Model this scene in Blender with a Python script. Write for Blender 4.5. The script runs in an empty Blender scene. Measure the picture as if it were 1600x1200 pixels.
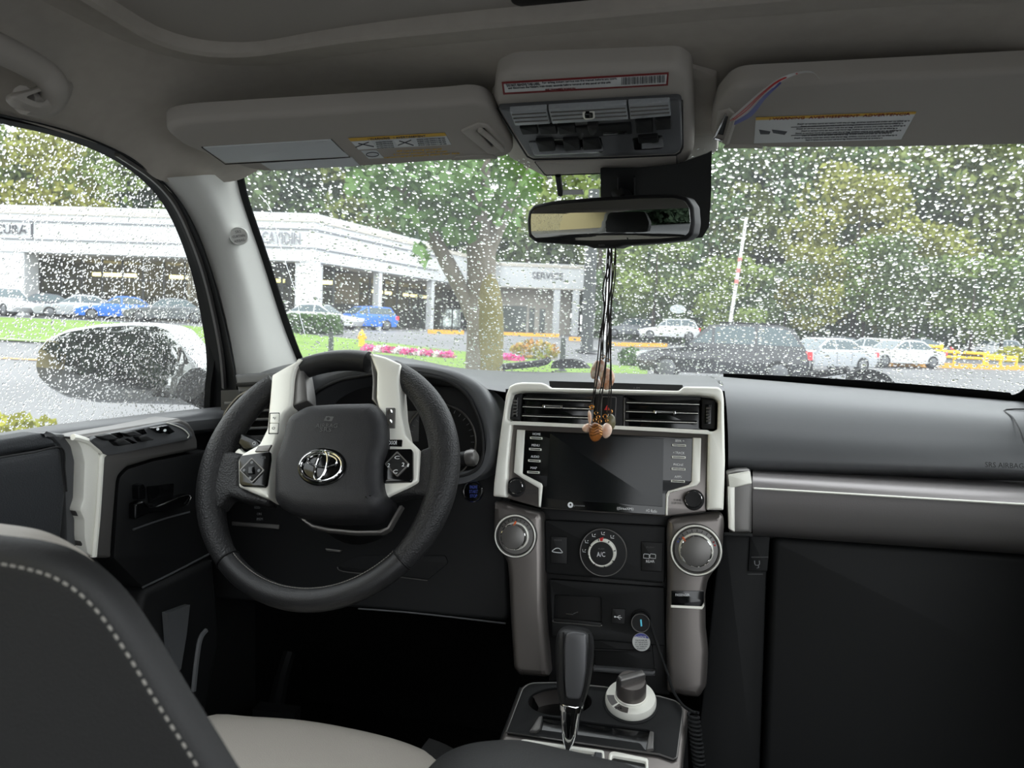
import bpy, bmesh, math, random
import numpy as np
from mathutils import Vector, Matrix, geometry

random.seed(7)
SC = bpy.context.scene
COL = SC.collection

# ---------------------------------------------------------------- camera
F, CX, CY = 1200.0, 800.0, 600.0
YAW, PITCH, ROLL = (math.radians(a) for a in (13.5, -4.3, 2.3))
CAM = Vector((0, 0, 1.40))
FW = Vector((-math.sin(YAW)*math.cos(PITCH), math.cos(YAW)*math.cos(PITCH), math.sin(PITCH)))
_r0 = Vector((math.cos(YAW), math.sin(YAW), 0)); _u0 = _r0.cross(FW)
RT = _r0*math.cos(ROLL) + _u0*math.sin(ROLL)
UP = _u0*math.cos(ROLL) - _r0*math.sin(ROLL)
cam_d = bpy.data.cameras.new('camera'); cam = bpy.data.objects.new('camera', cam_d); COL.objects.link(cam)
cam_d.sensor_width = 36.0; cam_d.lens = 36.0*F/1600.0
cam_d.clip_start = 0.01; cam_d.clip_end = 1000
cam_d.dof.use_dof = True; cam_d.dof.focus_distance = 1.15; cam_d.dof.aperture_fstop = 11.0
_m = Matrix((RT, UP, -FW)).transposed().to_4x4(); _m.translation = CAM
cam.matrix_world = _m
SC.camera = cam

# ---------------------------------------------------------------- world (even overcast sky) and exposure
SC.view_settings.view_transform = 'Standard'
SC.view_settings.look = 'None'
SC.view_settings.gamma = 1.0
SC.view_settings.use_curve_mapping = False
SC.view_settings.exposure = 1.92
W = bpy.data.worlds.new('overcast'); SC.world = W; W.use_nodes = True
_bg = W.node_tree.nodes['Background']; _bg.inputs[0].default_value = (0.93, 0.97, 1.0, 1); _bg.inputs[1].default_value = 1.0
SC.cycles.max_bounces = 10; SC.cycles.transparent_max_bounces = 24; SC.cycles.transmission_bounces = 8
SC.cycles.diffuse_bounces = 5; SC.cycles.glossy_bounces = 4; SC.cycles.sample_clamp_indirect = 6.0
SC.cycles.use_denoising = True

# ---------------------------------------------------------------- unprojection helpers (photo pixel -> point at a known place)
def ray(x, y): return FW + RT*((x-CX)/F) - UP*((y-CY)/F)
def dep(x, y, d): return CAM + ray(x, y)*d
def onY(x, y, Y): r = ray(x, y); return CAM + r*(Y/r.y)
def onX(x, y, X): r = ray(x, y); return CAM + r*(X/r.x)
def onZ(x, y, Z): r = ray(x, y); return CAM + r*((Z-CAM.z)/r.z)
def onP(x, y, o, n): r = ray(x, y); return CAM + r*((o-CAM).dot(n)/r.dot(n))
def lerp(a, b, t): return a + (b-a)*t
def sst(a, b, x):
    t = min(1, max(0, (x-a)/(b-a))); return t*t*(3-2*t)
def zm(bx, by, s):
    return lambda pts: [(bx+x/s, by+y/s) for x, y in pts]
Z1 = zm(300, 540, 3.6364); Z3 = zm(0, 640, 4); Z5 = zm(740, 580, 4); Z6 = zm(740, 780, 4); Z7 = zm(680, 920, 3.3333)
ZO = zm(750, 80, 4)

class Fr:
    """a flat frame: origin, right, up, normal (towards the viewer side)"""
    def __init__(s, o, ux, uy):
        s.o = Vector(o); s.ux = Vector(ux).normalized(); uy = Vector(uy)
        s.uy = (uy - s.ux*uy.dot(s.ux)).normalized(); s.n = s.ux.cross(s.uy)
    def uv(s, x, y, w=0):
        p = onP(x, y, s.o + s.n*w, s.n) - s.o
        return (p.dot(s.ux), p.dot(s.uy))
    def uvs(s, pts, w=0): return [s.uv(x, y, w) for x, y in pts]
    def p(s, u, v, w=0): return s.o + s.ux*u + s.uy*v + s.n*w
    def at(s, x, y, w=0): u, v = s.uv(x, y, w); return s.p(u, v, w)

# ---------------------------------------------------------------- materials
def lin(c):
    return tuple(((v/255)/12.92 if v/255 <= .04045 else ((v/255+.055)/1.055)**2.4) for v in c)
MATS = {}
def mat(name, rgb, rough=.5, metal=0., bump=None, spec=.5, var=None, trans=0., ior=1.45, emit=None, coat=0., rnd=0.):
    m = bpy.data.materials.new(name); m.use_nodes = True; nt = m.node_tree; b = nt.nodes['Principled BSDF']
    c = lin(rgb)
    b.inputs['Base Color'].default_value = (*c, 1); b.inputs['Roughness'].default_value = rough
    b.inputs['Metallic'].default_value = metal; b.inputs['Specular IOR Level'].default_value = spec
    b.inputs['Transmission Weight'].default_value = trans; b.inputs['IOR'].default_value = ior
    b.inputs['Coat Weight'].default_value = coat
    if emit:
        b.inputs['Emission Color'].default_value = (*lin(emit[0]), 1); b.inputs['Emission Strength'].default_value = emit[1]
    if bump or var or rnd:
        tc = nt.nodes.new('ShaderNodeTexCoord')
    if bump:
        kind, sc, st = bump
        if kind == 'noise':
            t = nt.nodes.new('ShaderNodeTexNoise'); t.inputs['Scale'].default_value = sc; t.inputs['Detail'].default_value = 3; out = t.outputs[0]
        else:
            t = nt.nodes.new('ShaderNodeTexVoronoi'); t.inputs['Scale'].default_value = sc; out = t.outputs['Distance']
        nt.links.new(tc.outputs['Object'], t.inputs['Vector'])
        bn = nt.nodes.new('ShaderNodeBump'); bn.inputs['Strength'].default_value = st; bn.inputs['Distance'].default_value = .3/sc
        nt.links.new(out, bn.inputs['Height']); nt.links.new(bn.outputs[0], b.inputs['Normal'])
    if var:
        sc, rgb2 = var[0], var[1]
        t = nt.nodes.new('ShaderNodeTexNoise'); t.inputs['Scale'].default_value = sc; t.inputs['Detail'].default_value = 4
        nt.links.new(tc.outputs['Object'], t.inputs['Vector'])
        r = nt.nodes.new('ShaderNodeValToRGB'); r.color_ramp.elements[0].position = .35; r.color_ramp.elements[1].position = .65
        r.color_ramp.elements[0].color = (*c, 1); r.color_ramp.elements[1].color = (*lin(rgb2), 1)
        nt.links.new(t.outputs[0], r.inputs[0])
        src = r.outputs[0]
        nt.links.new(src, b.inputs['Base Color'])
    if rnd:
        oi = nt.nodes.new('ShaderNodeObjectInfo'); h = nt.nodes.new('ShaderNodeHueSaturation')
        mr = nt.nodes.new('ShaderNodeMapRange'); mr.inputs[3].default_value = .5-rnd*.05; mr.inputs[4].default_value = .5+rnd*.04
        mv = nt.nodes.new('ShaderNodeMapRange'); mv.inputs[3].default_value = 1-rnd*.5; mv.inputs[4].default_value = 1+rnd*.5
        nt.links.new(oi.outputs['Random'], mr.inputs[0]); nt.links.new(mr.outputs[0], h.inputs['Hue'])
        mm = nt.nodes.new('ShaderNodeMath'); mm.operation = 'FRACT'; m2 = nt.nodes.new('ShaderNodeMath'); m2.operation = 'MULTIPLY'; m2.inputs[1].default_value = 7.31
        nt.links.new(oi.outputs['Random'], m2.inputs[0]); nt.links.new(m2.outputs[0], mm.inputs[0]); nt.links.new(mm.outputs[0], mv.inputs[0]); nt.links.new(mv.outputs[0], h.inputs['Value'])
        if b.inputs['Base Color'].links: nt.links.new(b.inputs['Base Color'].links[0].from_socket, h.inputs['Color'])
        else: h.inputs['Color'].default_value = (*c, 1)
        nt.links.new(h.outputs[0], b.inputs['Base Color'])
    MATS[name] = m; return m

mat('headliner', (170, 164, 155), .95, bump=('noise', 900, .25), spec=.1, var=(60, (166, 160, 151)))
mat('pillar', (204, 204, 199), .75, bump=('noise', 1500, .12), spec=.2)
mat('visor', (160, 155, 148), .9, bump=('noise', 1200, .2), spec=.12)
mat('console_grey', (168, 163, 155), .75, bump=('noise', 1500, .1), spec=.2)
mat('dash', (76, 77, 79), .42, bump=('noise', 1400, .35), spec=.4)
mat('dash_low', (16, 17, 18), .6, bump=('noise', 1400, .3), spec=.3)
mat('black', (20, 20, 21), .55, spec=.35)
mat('black_rubber', (24, 25, 26), .7, spec=.25)
mat('gloss_black', (9, 10, 11), .12, spec=.5)
mat('screen', (18, 20, 22), .2, spec=.35)
mat('silver', (236, 235, 226), .42, metal=.2, bump=('noise', 3000, .03))
mat('silver_dark', (112, 110, 108), .42, metal=.7, bump=('noise', 3000, .05))
mat('gunmetal', (112, 107, 104), .34, metal=.7, bump=('noise', 2500, .06))
mat('brushed', (140, 136, 136), .42, metal=.55, bump=('noise', 500, .22))
mat('chrome', (215, 215, 215), .08, metal=1.)
mat('leather', (30, 30, 31), .42, bump=('voronoi', 900, .5), spec=.45)
mat('leather_perf', (34, 34, 35), .48, bump=('voronoi', 420, .9), spec=.4)
mat('airbag_leather', (36, 36, 38), .5, bump=('voronoi', 700, .55), spec=.4)
mat('seat_black', (36, 36, 36), .55, bump=('voronoi', 700, .4), spec=.35)
mat('seat_grey', (176, 170, 161), .5, bump=('voronoi', 600, .35), spec=.35)
mat('thread', (140, 137, 130), .8)
mat('door_leather', (44, 46, 49), .55, bump=('voronoi', 500, .5), spec=.35)
mat('carpet', (12, 12, 12), .95, bump=('noise', 300, .8), spec=.1)
mat('print_white', (232, 234, 236), .6)
mat('print_grey', (120, 122, 124), .6)
mat('print_dim', (84, 84, 84), .6)
mat('print_blue', (66, 80, 150), .5, emit=((60, 80, 170), .04))
mat('print_red', (190, 40, 40), .5)
mat('print_orange', (225, 100, 50), .5)
mat('label_white', (205, 207, 206), .7)
mat('label_silver', (182, 186, 187), .45)
mat('label_ink', (60, 62, 66), .7)
mat('label_yellow', (205, 165, 60), .7)
mat('label_red', (120, 28, 30), .7)
mat('tag_blue', (70, 76, 150), .5)
mat('lens_clear', (150, 154, 156), .15, spec=.5, bump=('voronoi', 350, .5))
mat('amber', (180, 110, 50), .35, trans=.3, bump=('noise', 160, .5), var=(90, (120, 72, 34)))
mat('shell_pink', (222, 178, 150), .3, coat=.4, var=(120, (236, 214, 198)))
mat('shell_white', (222, 212, 200), .35, coat=.3, var=(140, (176, 120, 92)))
mat('shell_brown', (188, 120, 76), .35, coat=.3, var=(150, (226, 198, 174)))
mat('jade', (128, 122, 92), .3, trans=.2, var=(120, (96, 92, 66)))
mat('brass', (190, 140, 80), .25, metal=.9)
mat('cord', (26, 22, 20), .8)
mat('mirror', (150, 152, 150), .01, metal=1.)
mat('body_silver', (196, 198, 200), .3, metal=.6, coat=.5)
mat('indicator_glass', (10, 10, 12), .1)
# exterior
mat('asphalt', (88, 89, 91), .5, bump=('noise', 3, .1), var=(.15, (108, 108, 110)))
mat('asphalt_dark', (96, 97, 99), .3, var=(.2, (118, 118, 120)))
mat('grass', (92, 124, 40), .9, bump=('noise', 6, .6), var=(1.2, (112, 140, 54)))
mat('concrete', (150, 148, 143), .8, var=(1.5, (160, 158, 152)))
mat('building_white', (204, 206, 208), .6)
mat('building_wall', (196, 190, 180), .8)
mat('building_groove', (120, 122, 126), .6)
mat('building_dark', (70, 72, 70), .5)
mat('building_glass', (84, 92, 86), .1, spec=.6)
mat('interior_wall', (146, 138, 116), .8, var=(.4, (120, 116, 98)))
mat('strip_light', (240, 222, 160), .5, emit=((255, 226, 150), 2.5))
mat('sign_ink', (74, 74, 80), .6)
mat('sign_faint', (132, 132, 138), .6)
mat('cream_stucco', (222, 206, 156), .85, bump=('noise', 3, .2))
mat('bark', (126, 120, 112), .95, bump=('noise', 9, 1.), var=(2.2, (98, 90, 76)))
mat('bark_moss', (120, 112, 76), .95, bump=('noise', 9, 1.), var=(2., (98, 92, 44)))
mat('bark_dark', (66, 60, 52), .95, bump=('noise', 6, .8))
mat('leaf_maple', (92, 128, 50), .6, var=(.9, (66, 98, 42)))
mat('leaf_a', (116, 132, 68), .8, var=(.35, (90, 112, 56)), rnd=.4)
mat('leaf_b', (88, 108, 66), .8, var=(.35, (68, 90, 54)), rnd=.4)
mat('leaf_autumn', (142, 140, 64), .8, var=(.5, (108, 122, 56)), rnd=.1)
mat('leaf_conifer', (66, 86, 64), .85, var=(.4, (48, 64, 50)), rnd=.3)
mat('hedge', (84, 116, 56), .85, var=(2, (58, 86, 40)))
mat('bush_red', (176, 128, 74), .85, var=(1.5, (136, 148, 60)))
mat('bush_yellow', (160, 156, 54), .85, var=(1.5, (128, 134, 50)))
mat('flower_pink', (222, 96, 160), .8); mat('flower_white', (232, 222, 224), .8)
mat('hydrant', (236, 176, 44), .5); mat('kerb_yellow', (226, 164, 60), .7); mat('barrier_yellow', (240, 196, 46), .6)
mat('pole_white', (214, 214, 214), .5); mat('pole_dark', (58, 62, 62), .6); mat('red_stripe', (196, 120, 116), .6)
mat('car_white', (196, 198, 200), .3, coat=.6); mat('car_black', (32, 35, 40), .25, coat=.8); mat('car_silver', (178, 182, 186), .3, metal=.4, coat=.5)
mat('car_blue', (40, 110, 214), .3, coat=.7); mat('car_grey', (104, 108, 112), .3, metal=.4, coat=.5); mat('car_dark', (62, 66, 74), .3, coat=.6)
mat('car_red', (170, 40, 42), .3, coat=.6)
mat('car_glass', (70, 86, 90), .08, spec=.7); mat('car_glass_light', (150, 178, 176), .08, spec=.7)
mat('tyre', (30, 30, 30), .8); mat('wheel_rim', (104, 106, 108), .35, metal=.6)
mat('tail_red', (226, 52, 58), .3, emit=((230, 40, 44), .35)); mat('headlamp', (220, 226, 230), .15)

def glassmat(name, tint, veil):
    m = bpy.data.materials.new(name); m.use_nodes = True; nt = m.node_tree; nt.nodes.remove(nt.nodes['Principled BSDF'])
    out = nt.nodes['Material Output']
    tr = nt.nodes.new('ShaderNodeBsdfTransparent'); tr.inputs[0].default_value = (*tint, 1)
    gl = nt.nodes.new('ShaderNodeBsdfGlossy'); gl.inputs['Roughness'].default_value = .02
    fr = nt.nodes.new('ShaderNodeFresnel'); fr.inputs[0].default_value = 1.3
    ge = nt.nodes.new('ShaderNodeNewGeometry')
    mx = nt.nodes.new('ShaderNodeMixShader')
    # single sheet: the fresnel is taken with a fixed ratio from both sides
    lw = nt.nodes.new('ShaderNodeLayerWeight'); lw.inputs[0].default_value = .12
    mu = nt.nodes.new('ShaderNodeMath'); mu.operation = 'MULTIPLY'; mu.inputs[1].default_value = .6
    nt.links.new(lw.outputs['Fresnel'], mu.inputs[0]); nt.links.new(mu.outputs[0], mx.inputs[0])
    nt.links.new(tr.outputs[0], mx.inputs[1]); nt.links.new(gl.outputs[0], mx.inputs[2])
    tl = nt.nodes.new('ShaderNodeBsdfTranslucent'); tl.inputs[0].default_value = (.95, .97, 1, 1)
    mv = nt.nodes.new('ShaderNodeMixShader'); mv.inputs[0].default_value = veil
    nt.links.new(mx.outputs[0], mv.inputs[1]); nt.links.new(tl.outputs[0], mv.inputs[2])
    nt.links.new(mv.outputs[0], out.inputs[0]); MATS[name] = m
glassmat('wet_glass', (.94, .96, .95), .035)
glassmat('side_glass', (.93, .95, .94), .04)
glassmat('house_glass', (.7, .74, .72), .03)
glassmat('frost', (.9, .92, .92), .2)
glassmat('streak', (.9, .92, .92), .85)
def dropmat():
    m = bpy.data.materials.new('water'); m.use_nodes = True; nt = m.node_tree; nt.nodes.remove(nt.nodes['Principled BSDF'])
    g = nt.nodes.new('ShaderNodeBsdfGlass'); g.inputs['IOR'].default_value = 1.333; g.inputs['Roughness'].default_value = 0.0
    nt.links.new(g.outputs[0], nt.nodes['Material Output'].inputs[0]); MATS['water'] = m
dropmat()

# ---------------------------------------------------------------- mesh helpers
def mk(name, vf, m, parent=None, smooth=35, recalc=True, keep_origin=False):
    verts, faces = vf
    me = bpy.data.meshes.new(name)
    V = [Vector(v) for v in verts]
    if keep_origin: c = Vector((0, 0, 0))
    else:
        xs = [v.x for v in V]; ys = [v.y for v in V]; zs = [v.z for v in V]
        c = Vector(((min(xs)+max(xs))/2, (min(ys)+max(ys))/2, min(zs)))
    me.from_pydata([v-c for v in V], [], faces)
    if recalc:
        bm = bmesh.new(); bm.from_mesh(me); bmesh.ops.recalc_face_normals(bm, faces=bm.faces); bm.to_mesh(me); bm.free()
    if smooth:
        me.polygons.foreach_set('use_smooth', [True]*len(me.polygons)); me.set_sharp_from_angle(angle=math.radians(smooth))
    me.materials.append(MATS[m]); me.update()
    o = bpy.data.objects.new(name, me); COL.objects.link(o); o.location = c
    if parent: adopt(o, parent)
    return o
def base_of(o):
    p = Vector(o.location)
    return p if o.parent is None else p
def adopt(o, parent):
    # everything is laid out in world space; only translations are used on things built in place
    o.parent = parent; o.location = Vector(o.location) - wloc(parent)
def wloc(o):
    p = Vector((0, 0, 0))
    while o: p += Vector(o.location); o = o.parent
    return p
def tag(o, label, cat, group=None, kind=None):
    o['label'] = label; o['category'] = cat
    if group: o['group'] = group
    if kind: o['kind'] = kind
    return o
def thing(name, label, cat, loc, group=None, kind=None):
    o = bpy.data.objects.new(name, None); COL.objects.link(o); o.location = loc; o.empty_display_size = .05
    return tag(o, label, cat, group, kind)
def join(*vfs):
    V, Fc = [], []
    for v, f in vfs:
        n = len(V); V += list(v); Fc += [tuple(i+n for i in q) for q in f]
    return V, Fc
def area(p): return sum(p[i][0]*p[(i+1) % len(p)][1]-p[(i+1) % len(p)][0]*p[i][1] for i in range(len(p)))/2
def offset(p, d):
    """move a counter-clockwise polygon inwards by d"""
    n = len(p); out = []
    for i in range(n):
        a, b, c = p[i-1], p[i], p[(i+1) % n]
        d1 = (b[0]-a[0], b[1]-a[1]); d2 = (c[0]-b[0], c[1]-b[1])
        l1 = math.hypot(*d1) or 1e-9; l2 = math.hypot(*d2) or 1e-9
        n1 = (-d1[1]/l1, d1[0]/l1); n2 = (-d2[1]/l2, d2[0]/l2)
        mx, my = n1[0]+n2[0], n1[1]+n2[1]; l = mx*mx+my*my
        k = 2/l if l > .35 else 2/.35
        out.append((b[0]+mx*d*k, b[1]+my*d*k))
    return out
def rc(p, r, n=4):
    """round the corners of a polygon"""
    out = []; N = len(p)
    for i in range(N):
        a, b, c = p[i-1], p[i], p[(i+1) % N]
        la = math.hypot(a[0]-b[0], a[1]-b[1]); lc = math.hypot(c[0]-b[0], c[1]-b[1])
        ra = min(r, la*.45); rcc = min(r, lc*.45)
        if la < 1e-9 or lc < 1e-9: continue
        s = (b[0]+(a[0]-b[0])*ra/la, b[1]+(a[1]-b[1])*ra/la); e = (b[0]+(c[0]-b[0])*rcc/lc, b[1]+(c[1]-b[1])*rcc/lc)
        for k in range(n+1):
            t = k/n; q = 1-t
            out.append((q*q*s[0]+2*q*t*b[0]+t*t*e[0], q*q*s[1]+2*q*t*b[1]+t*t*e[1]))
    return out
def ell(cu, cv, ru, rv=None, n=32, a0=0): 
    rv = rv or ru
    return [(cu+ru*math.cos(a0+2*math.pi*i/n), cv+rv*math.sin(a0+2*math.pi*i/n)) for i in range(n)]
def plate(fr, outer, th, w0=0., bev=.0008, steps=1, holes=(), back=True, fn=None):
    """extruded polygon with rounded front edges; front at w0+th; fn maps (u,v,w) to a point"""
    P = fn or fr.p
    loops = [list(outer)] + [list(h) for h in holes]
    for i, l in enumerate(loops):
        a = area(l)
        if (a < 0) == (i == 0): loops[i] = l[::-1]
    V, Fc = [], []; fronts, backs = [], []
    for l in loops:
        n = len(l); rings = [(0, w0)]
        for k in range(steps+1):
            t = k/steps*math.pi/2
            rings.append((bev*(1-math.cos(t)), w0+th-bev*(1-math.sin(t))))
        if bev <= 0: rings = [(0, w0), (0, w0+th)]
        idx = []
        for ins, w in rings:
            q = offset(l, ins) if ins else l
            idx.append(len(V)); V += [P(u, v, w) for u, v in q]
            lastq = q
        for a, b in zip(idx, idx[1:]):
            for i in range(n):
                j = (i+1) % n; Fc.append((a+i, a+j, b+j, b+i))
        fronts.append((idx[-1], lastq)); backs.append((idx[0], l))
    for caps, do in ((fronts, True), (backs, back)):
        if not do: continue
        polys = [[Vector((u, v, 0)) for u, v in q] for _, q in caps]
        ids = [s+i for s, q in caps for i in range(len(q))]
        if len(polys) == 1 and len(polys[0]) <= 4: Fc.append(tuple(ids))
        else:
            for t in geometry.tessellate_polygon(polys): Fc.append(tuple(ids[i] for i in t))
    return V, Fc
def PL(name, fr, px, th, m, parent, w0=0., r=0., bev=.0008, steps=2, holes=(), pw=None, smooth=35, fn=None):
    """plate traced in photo pixels on a frame; pw is the height at which the outline is read"""
    pw = w0+th if pw is None else pw
    uv = fr.uvs(px, pw)
    if r: uv = rc(uv, r)
    hs = []
    for h in holes:
        q = fr.uvs(h, pw); hs.append(rc(q, r) if r else q)
    return mk(name, plate(fr, uv, th, w0, bev, steps, hs, fn=fn), m, parent, smooth)
def tube(pts, r, n=8, closed=False, caps=True, flat=1.0):
    pts = [Vector(p) for p in pts]; N = len(pts); rs = r if isinstance(r, (list, tuple)) else [r]*N
    V, Fc = [], []; prev = None
    for i, p in enumerate(pts):
        a = pts[i-1] if (i or closed) else p; b = pts[(i+1) % N] if (i < N-1 or closed) else p
        t = (b-a).normalized()
        if prev is None:
            prev = t.orthogonal().normalized()
        prev = (prev - t*prev.dot(t)); prev = prev.normalized() if prev.length > 1e-6 else t.orthogonal().normalized()
        bi = t.cross(prev)
        for k in range(n):
            an = 2*math.pi*k/n; V.append(p + (prev*math.cos(an) + bi*math.sin(an)*flat)*rs[i])
    M = N if closed else N-1
    for i in range(M):
        j = (i+1) % N
        for k in range(n):
            l = (k+1) % n; Fc.append((i*n+k, i*n+l, j*n+l, j*n+k))
    if caps and not closed:
        Fc.append(tuple(range(n))[::-1]); Fc.append(tuple(range((N-1)*n, N*n)))
    return V, Fc
def lathe(fr, cu, cv, prof, n=32, su=1., sv=1.):
    V, Fc = [], []; rings = []
    for r, w in prof:
        if r < 1e-6: rings.append((len(V), 1)); V.append(fr.p(cu, cv, w))
        else:
            rings.append((len(V), n)); V += [fr.p(cu+r*su*math.cos(2*math.pi*k/n), cv+r*sv*math.sin(2*math.pi*k/n), w) for k in range(n)]
    for (a, na), (b, nb) in zip(rings, rings[1:]):
        for k in range(n):
            l = (k+1) % n
            if na == 1 and nb == 1: continue
            if na == 1: Fc.append((a, b+k, b+l))
            elif nb == 1: Fc.append((a+k, a+l, b))
            else: Fc.append((a+k, a+l, b+l, b+k))
    return V, Fc
def cr(p0, p1, p2, p3, t):
    return .5*((2*p1) + (p2-p0)*t + (2*p0-5*p1+4*p2-p3)*t*t + (3*p1-p0-3*p2+p3)*t*t*t)
def smoothline(pts, k=6, closed=False):
    pts = [Vector(p) for p in pts]; n = len(pts); out = []
    for i in range(n if closed else n-1):
        g = (lambda j: pts[j % n]) if closed else (lambda j: pts[max(0, min(n-1, j))])
        for s in range(k): out.append(cr(g(i-1), g(i), g(i+1), g(i+2), s/k))
    if not closed: out.append(pts[-1])
    return out
def loft(rows, ku=4, kv=4, cu=False, thick=0.):
    """smooth surface through rows of points (same count each)"""
    R1 = [smoothline(r, ku, cu) if ku > 1 else [Vector(p) for p in r] for r in rows]
    if kv > 1:
        cols = [smoothline([r[i] for r in R1], kv) for i in range(len(R1[0]))]
        R1 = [[c[j] for c in cols] for j in range(len(cols[0]))]
    n = len(R1[0]); V = [p for r in R1 for p in r]; Fc = []
    for j in range(len(R1)-1):
        for i in range(n if cu else n-1):
            k = (i+1) % n; Fc.append((j*n+i, j*n+k, (j+1)*n+k, (j+1)*n+i))
    return V, Fc
def slab(V, Fc, off):
    """give an open sheet a thickness along off"""
    n = len(V); off = Vector(off); V2 = list(V) + [v+off for v in V]; F2 = list(Fc) + [tuple(i+n for i in f[::-1]) for f in Fc]
    cnt = {}
    for f in Fc:
        for i in range(len(f)):
            e = (f[i], f[(i+1) % len(f)]); cnt[e] = cnt.get(e, 0)+1
    for (a, b) in cnt:
        if (b, a) not in cnt: F2.append((a, b, b+n, a+n))
    return V2, F2
def bx(c, sx, sy, sz, ang=0.):
    """plain box centred at c (bottom at c.z), turned by ang"""
    c = Vector(c); ca, sa = math.cos(ang), math.sin(ang); V = []
    for z in (0, sz):
        for x, y in ((-1, -1), (1, -1), (1, 1), (-1, 1)):
            X, Y = x*sx/2, y*sy/2; V.append(c+Vector((X*ca-Y*sa, X*sa+Y*ca, z)))
    return V, [(3, 2, 1, 0), (4, 5, 6, 7), (0, 1, 5, 4), (1, 2, 6, 5), (2, 3, 7, 6), (3, 0, 4, 7)]

# texts are collected and turned into meshes together
TEXTS = []
def TX(fr, s, px, wpx, hpx, m, parent, w=.0006, name='lettering', mirror=False, slope=None, th=.0004):
    """lettering centred at a photo pixel, about wpx wide and hpx tall in the photo"""
    x, y = px; sl = slope if slope is not None else 0.
    c = fr.uv(x, y, w); a = fr.uv(x-wpx/2, y-sl*wpx/2, w); b = fr.uv(x+wpx/2, y+sl*wpx/2, w); t = fr.uv(x, y-hpx/2, w); d = fr.uv(x, y+hpx/2, w)
    TEXTS.append((fr, s, c, math.hypot(b[0]-a[0], b[1]-a[1]), math.hypot(t[0]-d[0], t[1]-d[1]), math.atan2(b[1]-a[1], b[0]-a[0]), w, m, parent, name, th))
def flush_texts():
    tmp = []
    for s in sorted({t[1] for t in TEXTS}):
        cu = bpy.data.curves.new('glyphs', 'FONT'); cu.body = s; cu.resolution_u = 2; cu.extrude = 0; cu.fill_mode = 'FRONT'
        o = bpy.data.objects.new('glyphs', cu); COL.objects.link(o); tmp.append((s, o))
    bpy.context.view_layer.update(); dg = bpy.context.evaluated_depsgraph_get(); base = {}
    for s, o in tmp:
        me = bpy.data.meshes.new_from_object(o.evaluated_get(dg)); co = [Vector(v.co) for v in me.vertices]; fs = [tuple(p.vertices) for p in me.polygons]
        base[s] = (co, fs); bpy.data.meshes.remove(me)
    for s, o in tmp: cu = o.data; bpy.data.objects.remove(o); bpy.data.curves.remove(cu)
    for fr, s, c, wd, ht, ang, w, m, parent, name, th in TEXTS:
        co, fs = base[s]
        x0, x1 = min(v.x for v in co), max(v.x for v in co); y0, y1 = min(v.y for v in co), max(v.y for v in co)
        ca, sa = math.cos(ang), math.sin(ang); V = []
        for v in co:
            X = ((v.x-x0)/(x1-x0)-.5)*wd; Y = ((v.y-y0)/(y1-y0)-.5)*ht
            V.append(fr.p(c[0]+X*ca-Y*sa, c[1]+X*sa+Y*ca, w))
        mk(name, slab(V, fs, fr.n*th), m, parent, smooth=0, recalc=False)

# ================================================================= SETTING: the cabin shell
XC = -.12                                   # centre line of the car
def wsY(X, z):
    xn = (X-XC)/.69
    return 1.015 + (1.596-z)*1.549 + .11*(1-xn*xn)
def onW(x, y):
    r = ray(x, y); t = 1.2
    for _ in range(30):
        p = CAM + r*t; g = p.y - wsY(p.x, p.z)
        p2 = CAM + r*(t+1e-4); g2 = p2.y - wsY(p2.x, p2.z); t -= g/((g2-g)/1e-4)
    return CAM + r*t
WO = Vector((-.87, 0, 1.24)); WN = Vector((1, 0, -.361)).normalized()
def onS(x, y): return onP(x, y, WO, WN)

# --- headliner with sunroof opening
def roof_rows():
    rails = [(-.765, -.22, 1.60), (-.76, 0, 1.605), (-.74, .4, 1.605), tuple(onX(0, 178, -.72)), tuple(onX(190, 238, -.70)),
             tuple(onX(255, 283, -.695)), (-.672, 1.00, 1.592), (-.655, 1.035, 1.612)]
    cents = [(XC, -.22, 1.715), (XC, 0, 1.72), (XC, .4, 1.715), (XC, .70, 1.708), (XC, .82, 1.698), (XC, .90, 1.690), (XC, .97, 1.682), (XC, 1.03, 1.672)]
    rows = []
    for a, c in zip(rails, cents):
        a = Vector(a); c = Vector(c); row = []
        for k in range(13):
            t = k/6 if k <= 6 else 2-k/6
            e = 1-(1-t)**6
            p = Vector((lerp(a.x, c.x, t), lerp(a.y, c.y, e), lerp(a.z, c.z, e)))
            if k > 6: p.x = 2*XC-p.x
            row.append(p)
        rows.append(row)
    return rows
V, Fc = loft(roof_rows(), 6, 8)
OX0, OX1, OY1 = -.575, .335, .765
def sk(x): return -.075*(x+.15)
def in_open(x, y, g=0.):
    y -= sk(x)
    if y < -.1-g or x < OX0+g or x > OX1-g or y > OY1-g: return False
    r = .11
    for cx, s in ((OX0+r, -1), (OX1-r, 1)):
        if (x-cx)*s > 0 and y > OY1-r and math.hypot(x-cx, y-(OY1-r)) > r-g: return False
    return True
Fk = [f for f in Fc if not any(in_open(V[i].x, V[i].y) for i in f)]
ceil = mk('ceiling', slab(V, Fk, (0, 0, .012)), 'headliner')
tag(ceil, 'grey fabric headliner curving over the whole cabin', 'headliner', kind='structure')
def rz(x, y):
    return 1.708 - .02*sst(.5, .9, y)
lip = []
arc = [(OX0, -.1), (OX0, .3), (OX0, OY1-.11)] + [(OX0+.11-.11*math.cos(a*math.pi/16), OY1-.11+.11*math.sin(a*math.pi/16)) for a in range(1, 8)] + [(OX0+.11, OY1), (XC-.15, OY1), (XC, OY1), (XC+.15, OY1), (OX1-.11, OY1)] + \
      [(OX1-.11+.11*math.sin(a*math.pi/16), OY1-.11+.11*math.cos(a*math.pi/16)) for a in range(1, 8)] + [(OX1, OY1-.11), (OX1, .3), (OX1, -.1)]
_den = []
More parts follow.
